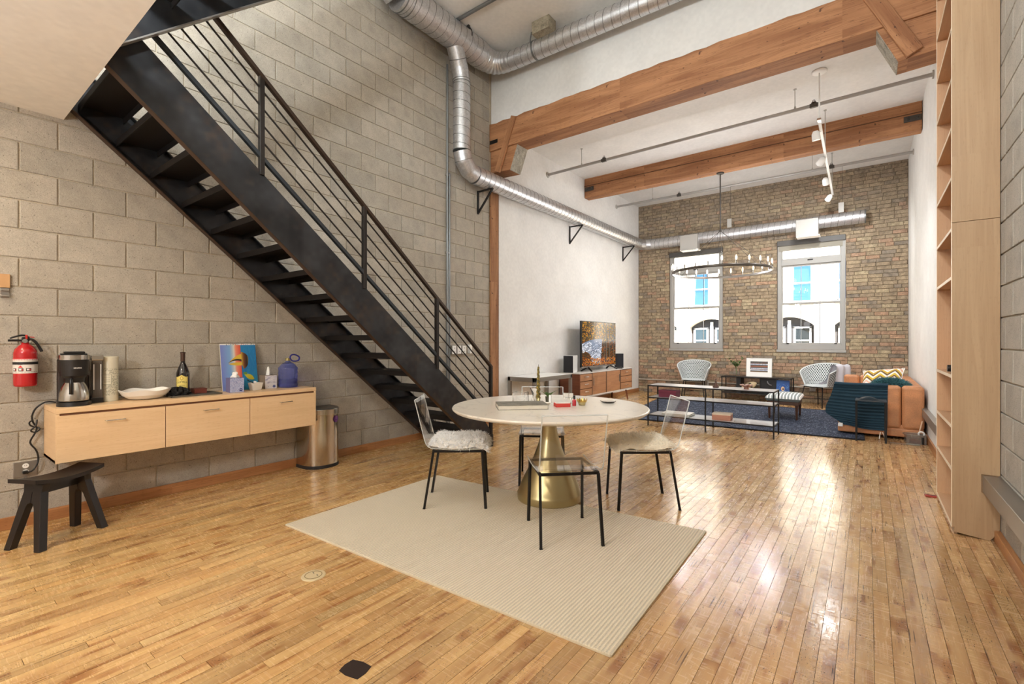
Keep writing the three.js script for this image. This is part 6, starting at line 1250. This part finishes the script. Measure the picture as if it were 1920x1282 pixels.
// ---------- bookcase and floor things at the right ----------
{
  const o = thing('bookcase', 'very tall pale maple bookcase standing against the right wall', 'bookcase');
  const xf = 5.302, xb = XR - 0.004, z0 = -4.41, z1 = -5.30, t = 0.022;
  // near side panel with a notch round the raceway, in two pieces
  const side = (pts, nm) => { const g = ext(pts, t, 0.0012); g.translate(0, 0, z0 - t); return part('side_panel', g, M.shelfMaple, o); };
  side([[xf, 2.145], [xb, 2.145], [xb, 5.72], [xf, 5.72]]);
  side([[xf + 0.012, 0.02], [xb - 0.05, 0.0], [xb - 0.034, 0.02], [xb, 0.085], [xb, 0.315], [5.447, 0.315], [5.447, 0.437], [xb, 0.437], [xb, 2.142], [xf, 2.142], [xf, 0.055], [xf + 0.012, 0.055]]);
  part('side_panel', b2(xf, 0.0, z1, xb, 5.72, z1 + t, 0.001), M.shelfIn, o);
  part('back_panel', [b2(xb - 0.008, 0.45, z1, xb, 5.72, z0 - t)], M.shelfIn, o);
  part('plinth', b2(xf + 0.012, 0, z1 + t, xf + 0.03, 0.055, z0 - t), M.shelfMaple, o);
  part('front_edge', [b2(xf - 0.002, 0.055, z0 - t, xf + 0.0, 5.72, z0 + 0.001), b2(xf - 0.002, 0.055, z1, xf, 5.72, z1 + t)], M.shelfEdge, o);
  const ys = [0.055, 0.445, 0.74, 1.085, 1.765, 2.10, 2.455, 2.80, 3.14, 3.49, 3.84, 4.18, 4.53, 4.87, 5.2, 5.55];
  for (const y of ys) { const s = part('shelf_board', b2(xf + 0.001, y - 0.011, z1 + t, y < 0.45 ? 5.447 : xb - 0.008, y + 0.011, z0 - t, 0.001), M.shelfIn, o); part('edge_band', b2(xf - 0.002, y - 0.011, z1 + t, xf + 0.001, y + 0.011, z0 - t), M.shelfEdge, s); }
  const a = thing('dark_ornament', 'small dark carved ornament on a bookcase shelf at mid height', 'ornament', [5.345, 1.777, -4.6]); part('body', lathe([[0, 0], [0.025, 0], [0.015, 0.03], [0.028, 0.07], [0.012, 0.11], [0.02, 0.14], [0, 0.16]], 18), std({ color: 0x4a2e28, roughness: 0.5 }), a);
  const b = thing('black_camera', 'small black box camera on the bookcase shelf above the dish', 'camera', [5.35, 1.097, -4.58]); part('camera_body', bx(0.05, 0.075, 0.11, 0, 0.0375, 0, 0.01, 2), M.blackPlastic, b); part('lens', T(cyl(0.024, 0.024, 0.03, 0, 0, 0, 20), -0.025, 0.037, 0, 0, 0, PI / 2), M.blackMetal, b);
  const c = thing('wicker_animal', 'little golden twig ornament on a lower bookcase shelf', 'ornament', [5.345, 0.752, -4.62]); const gm = std({ color: 0xc7a86a, roughness: 0.7 });
  part('body', [T(fin(new THREE.SphereGeometry(0.035, 16, 12)).scale(0.8, 0.7, 1.5), 0, 0.05, 0)], gm, c); for (const [x, z] of [[-0.015, -0.03], [0.015, -0.03], [-0.015, 0.03], [0.015, 0.03]]) part('leg', rod(V(x, 0.04, z), V(x * 1.3, 0, z * 1.3), 0.005, 6), gm, c);
  part('horn', [tube([V(0, 0.07, 0.05), V(0.01, 0.10, 0.07), V(0.02, 0.09, 0.10)], 0.005, 10, 6), tube([V(0, 0.07, 0.05), V(-0.01, 0.10, 0.07), V(-0.02, 0.09, 0.10)], 0.005, 10, 6)], gm, c);
  const r = thing('red_strip', 'flat red strip lying on floor at the foot of bookcase', 'strip', [5.275, 0, -5.36], 0.1); part('strip_body', bx(0.09, 0.012, 0.05, 0, 0.006, 0, 0.002), std({ color: 0x9a2f24, roughness: 0.6 }), r); part('groove', bx(0.07, 0.002, 0.006, 0, 0.0125, 0, 0), M.black, r);
}
{ // craft basket and knife beside the sofa corner
  const P0 = [5.33, 0, -8.02];
  const o = thing('wire_basket', 'clear bin of craft supplies on floor by the sofa corner', 'basket', P0, 0.1);
  const m = phy({ color: 0xcfc6bd, transmission: 0.8, thickness: 0, roughness: 0.15 });
  part('bin_shell', [b2(-0.10, 0, -0.07, 0.10, 0.004, 0.07), b2(-0.10, 0, 0.066, 0.10, 0.12, 0.07), b2(-0.10, 0, -0.07, 0.10, 0.12, -0.066), b2(-0.10, 0, -0.07, -0.096, 0.12, 0.07), b2(0.096, 0, -0.07, 0.10, 0.12, 0.07)], m, o);
  part('rim', tube([V(-0.1, 0.12, -0.07), V(0.1, 0.12, -0.07), V(0.1, 0.12, 0.07), V(-0.1, 0.12, 0.07)], 0.004, 60, 6, true), M.brushed, o);
  const it = (n, l, cat, g, mat, dx, dy, dz) => solo(n, l, cat, g, mat, [P0[0] + dx, P0[1] + dy, P0[2] + dz]);
  it('red_packet', 'red and white packet inside the clear craft bin', 'packet', [bx(0.12, 0.05, 0.02, 0, 0.03, 0.03, 0.006)], std({ color: 0xb52f2f, roughness: 0.5 }), 0, 0.002, 0);
  it('white_packet', 'crumpled white packet on top of the red packet', 'packet', [bx(0.09, 0.045, 0.06, 0, 0.08, 0.0, 0.015)], std({ color: 0xe9e4de, roughness: 0.6 }), 0.0, 0.004, -0.01);
  it('tape_roll', 'white ring of tape standing in the craft bin', 'tape', [fin(new THREE.TorusGeometry(0.028, 0.009, 10, 28)).translate(0.06, 0.13, 0.02)], M.white2, 0, 0.0, 0);
  it('wooden_dowel', 'pale wooden dowel leaning out of the craft bin', 'dowel', [rod(V(0.02, 0.05, 0), V(0.075, 0.29, -0.05), 0.007, 8)], std({ color: 0xdcb99a, roughness: 0.6 }), 0, 0, 0);
  it('black_tube', 'small black tube standing at the front of the craft bin', 'tube', [cyl(0.018, 0.018, 0.09, 0.07, 0.004, 0.05, 16)], M.blackPlastic, 0, 0, 0);
  const k = thing('putty_knife', 'grey flat knife lying on floor before the craft bin', 'knife', [5.22, 0, -7.86], -0.04);
  part('blade', bx(0.16, 0.004, 0.03, -0.07, 0.006, 0), M.brushed, k); part('handle', bx(0.14, 0.016, 0.028, 0.08, 0.009, 0, 0.006), std({ color: 0x8f8a7e, roughness: 0.6 }), k);
}
// ---------- lamps out of view: unseen downlights, added fill globes ----------
// unseen downlights in the soffit, placed to light the near wall and floor
function downlight(label, x, y, z, I, col, spread = 62, tgt) {
  const o = thing('unseen_downlight', label, 'unseen ceiling light', [x, y, z], 0, 'unseen downlights under the mezzanine');
  part('trim_ring', lathe([[0.055, -0.004], [0.085, -0.004], [0.088, 0], [0.055, 0]], 32), M.white2, o);
  part('lamp_disc', cyl(0.055, 0.055, 0.003, 0, -0.004, 0, 28), std({ color: 0xffffff, emissive: col, emissiveIntensity: 4 }), o);
  const s = new THREE.SpotLight(col, I, 0, RAD(spread), 0.7, 2); s.position.set(x, y - 0.02, z); s.target.position.set(...(tgt || [x, 0, z])); s.castShadow = true; s.shadow.radius = 4; s.name = 'unseen_downlight_beam'; scene.add(s, s.target);
}
const WARM = new THREE.Color(1, 0.85, 0.64), WARM2 = new THREE.Color(1, 0.90, 0.76);
downlight('unseen downlight behind the camera, placed to light the block wall', 0.95, 3.0, 0.55, DL_I, WARM, 66, [0.3, 0.8, -0.9]);
downlight('unseen downlight behind the camera, placed to light the left floor', 2.3, 3.0, 0.7, DL_I, WARM, 66, [1.9, 0.0, -1.2]);
downlight('unseen downlight behind the camera, placed to light the right floor', 4.2, 3.0, 0.9, DL_I * 1.3, WARM2, 66, [3.6, 0.0, -2.6]);
downlight('unseen downlight far back under the mezzanine behind the camera', 2.4, 3.0, 2.6, DL_I * 0.7, WARM2);
// globes added out of view as fill for upper walls, upper ceiling and soffit
function globe(label, x, y, z, top, I, col) {
  const o = thing('added_fill_globe', label, 'pendant light', [x, y, z]);
  part('globe', fin(new THREE.SphereGeometry(0.13, 32, 20)), std({ color: 0xffffff, emissive: col, emissiveIntensity: 2.5 }), o).castShadow = false;
  part('cord', rod(V(0, 0.12, 0), V(0, top - y, 0), 0.004, 8), M.black, o); part('ceiling_rose', cyl(0.05, 0.05, 0.025, 0, top - y - 0.025, 0, 24), M.white2, o);
  const l = new THREE.PointLight(col, I, 0, 2); l.castShadow = true; l.shadow.radius = 6; l.position.set(0, 0, 0); l.name = 'added_globe_light'; o.add(l);
}
globe('added fill globe out of view, lighting the upper room from the left', 2.2, 4.0, 0.1, 5.73, GL_I, new THREE.Color(0.88, 0.95, 1));
globe('added fill globe out of view, lighting the upper room from the right', 4.2, 4.0, -0.1, 5.73, GL_I, new THREE.Color(0.88, 0.95, 1));
globe('added fill globe behind the camera, lighting the soffit and left wall', 2.6, 2.1, 1.5, 3.0, GL_I * 0.6, new THREE.Color(0.95, 0.97, 1));
renderer.render(scene, camera);
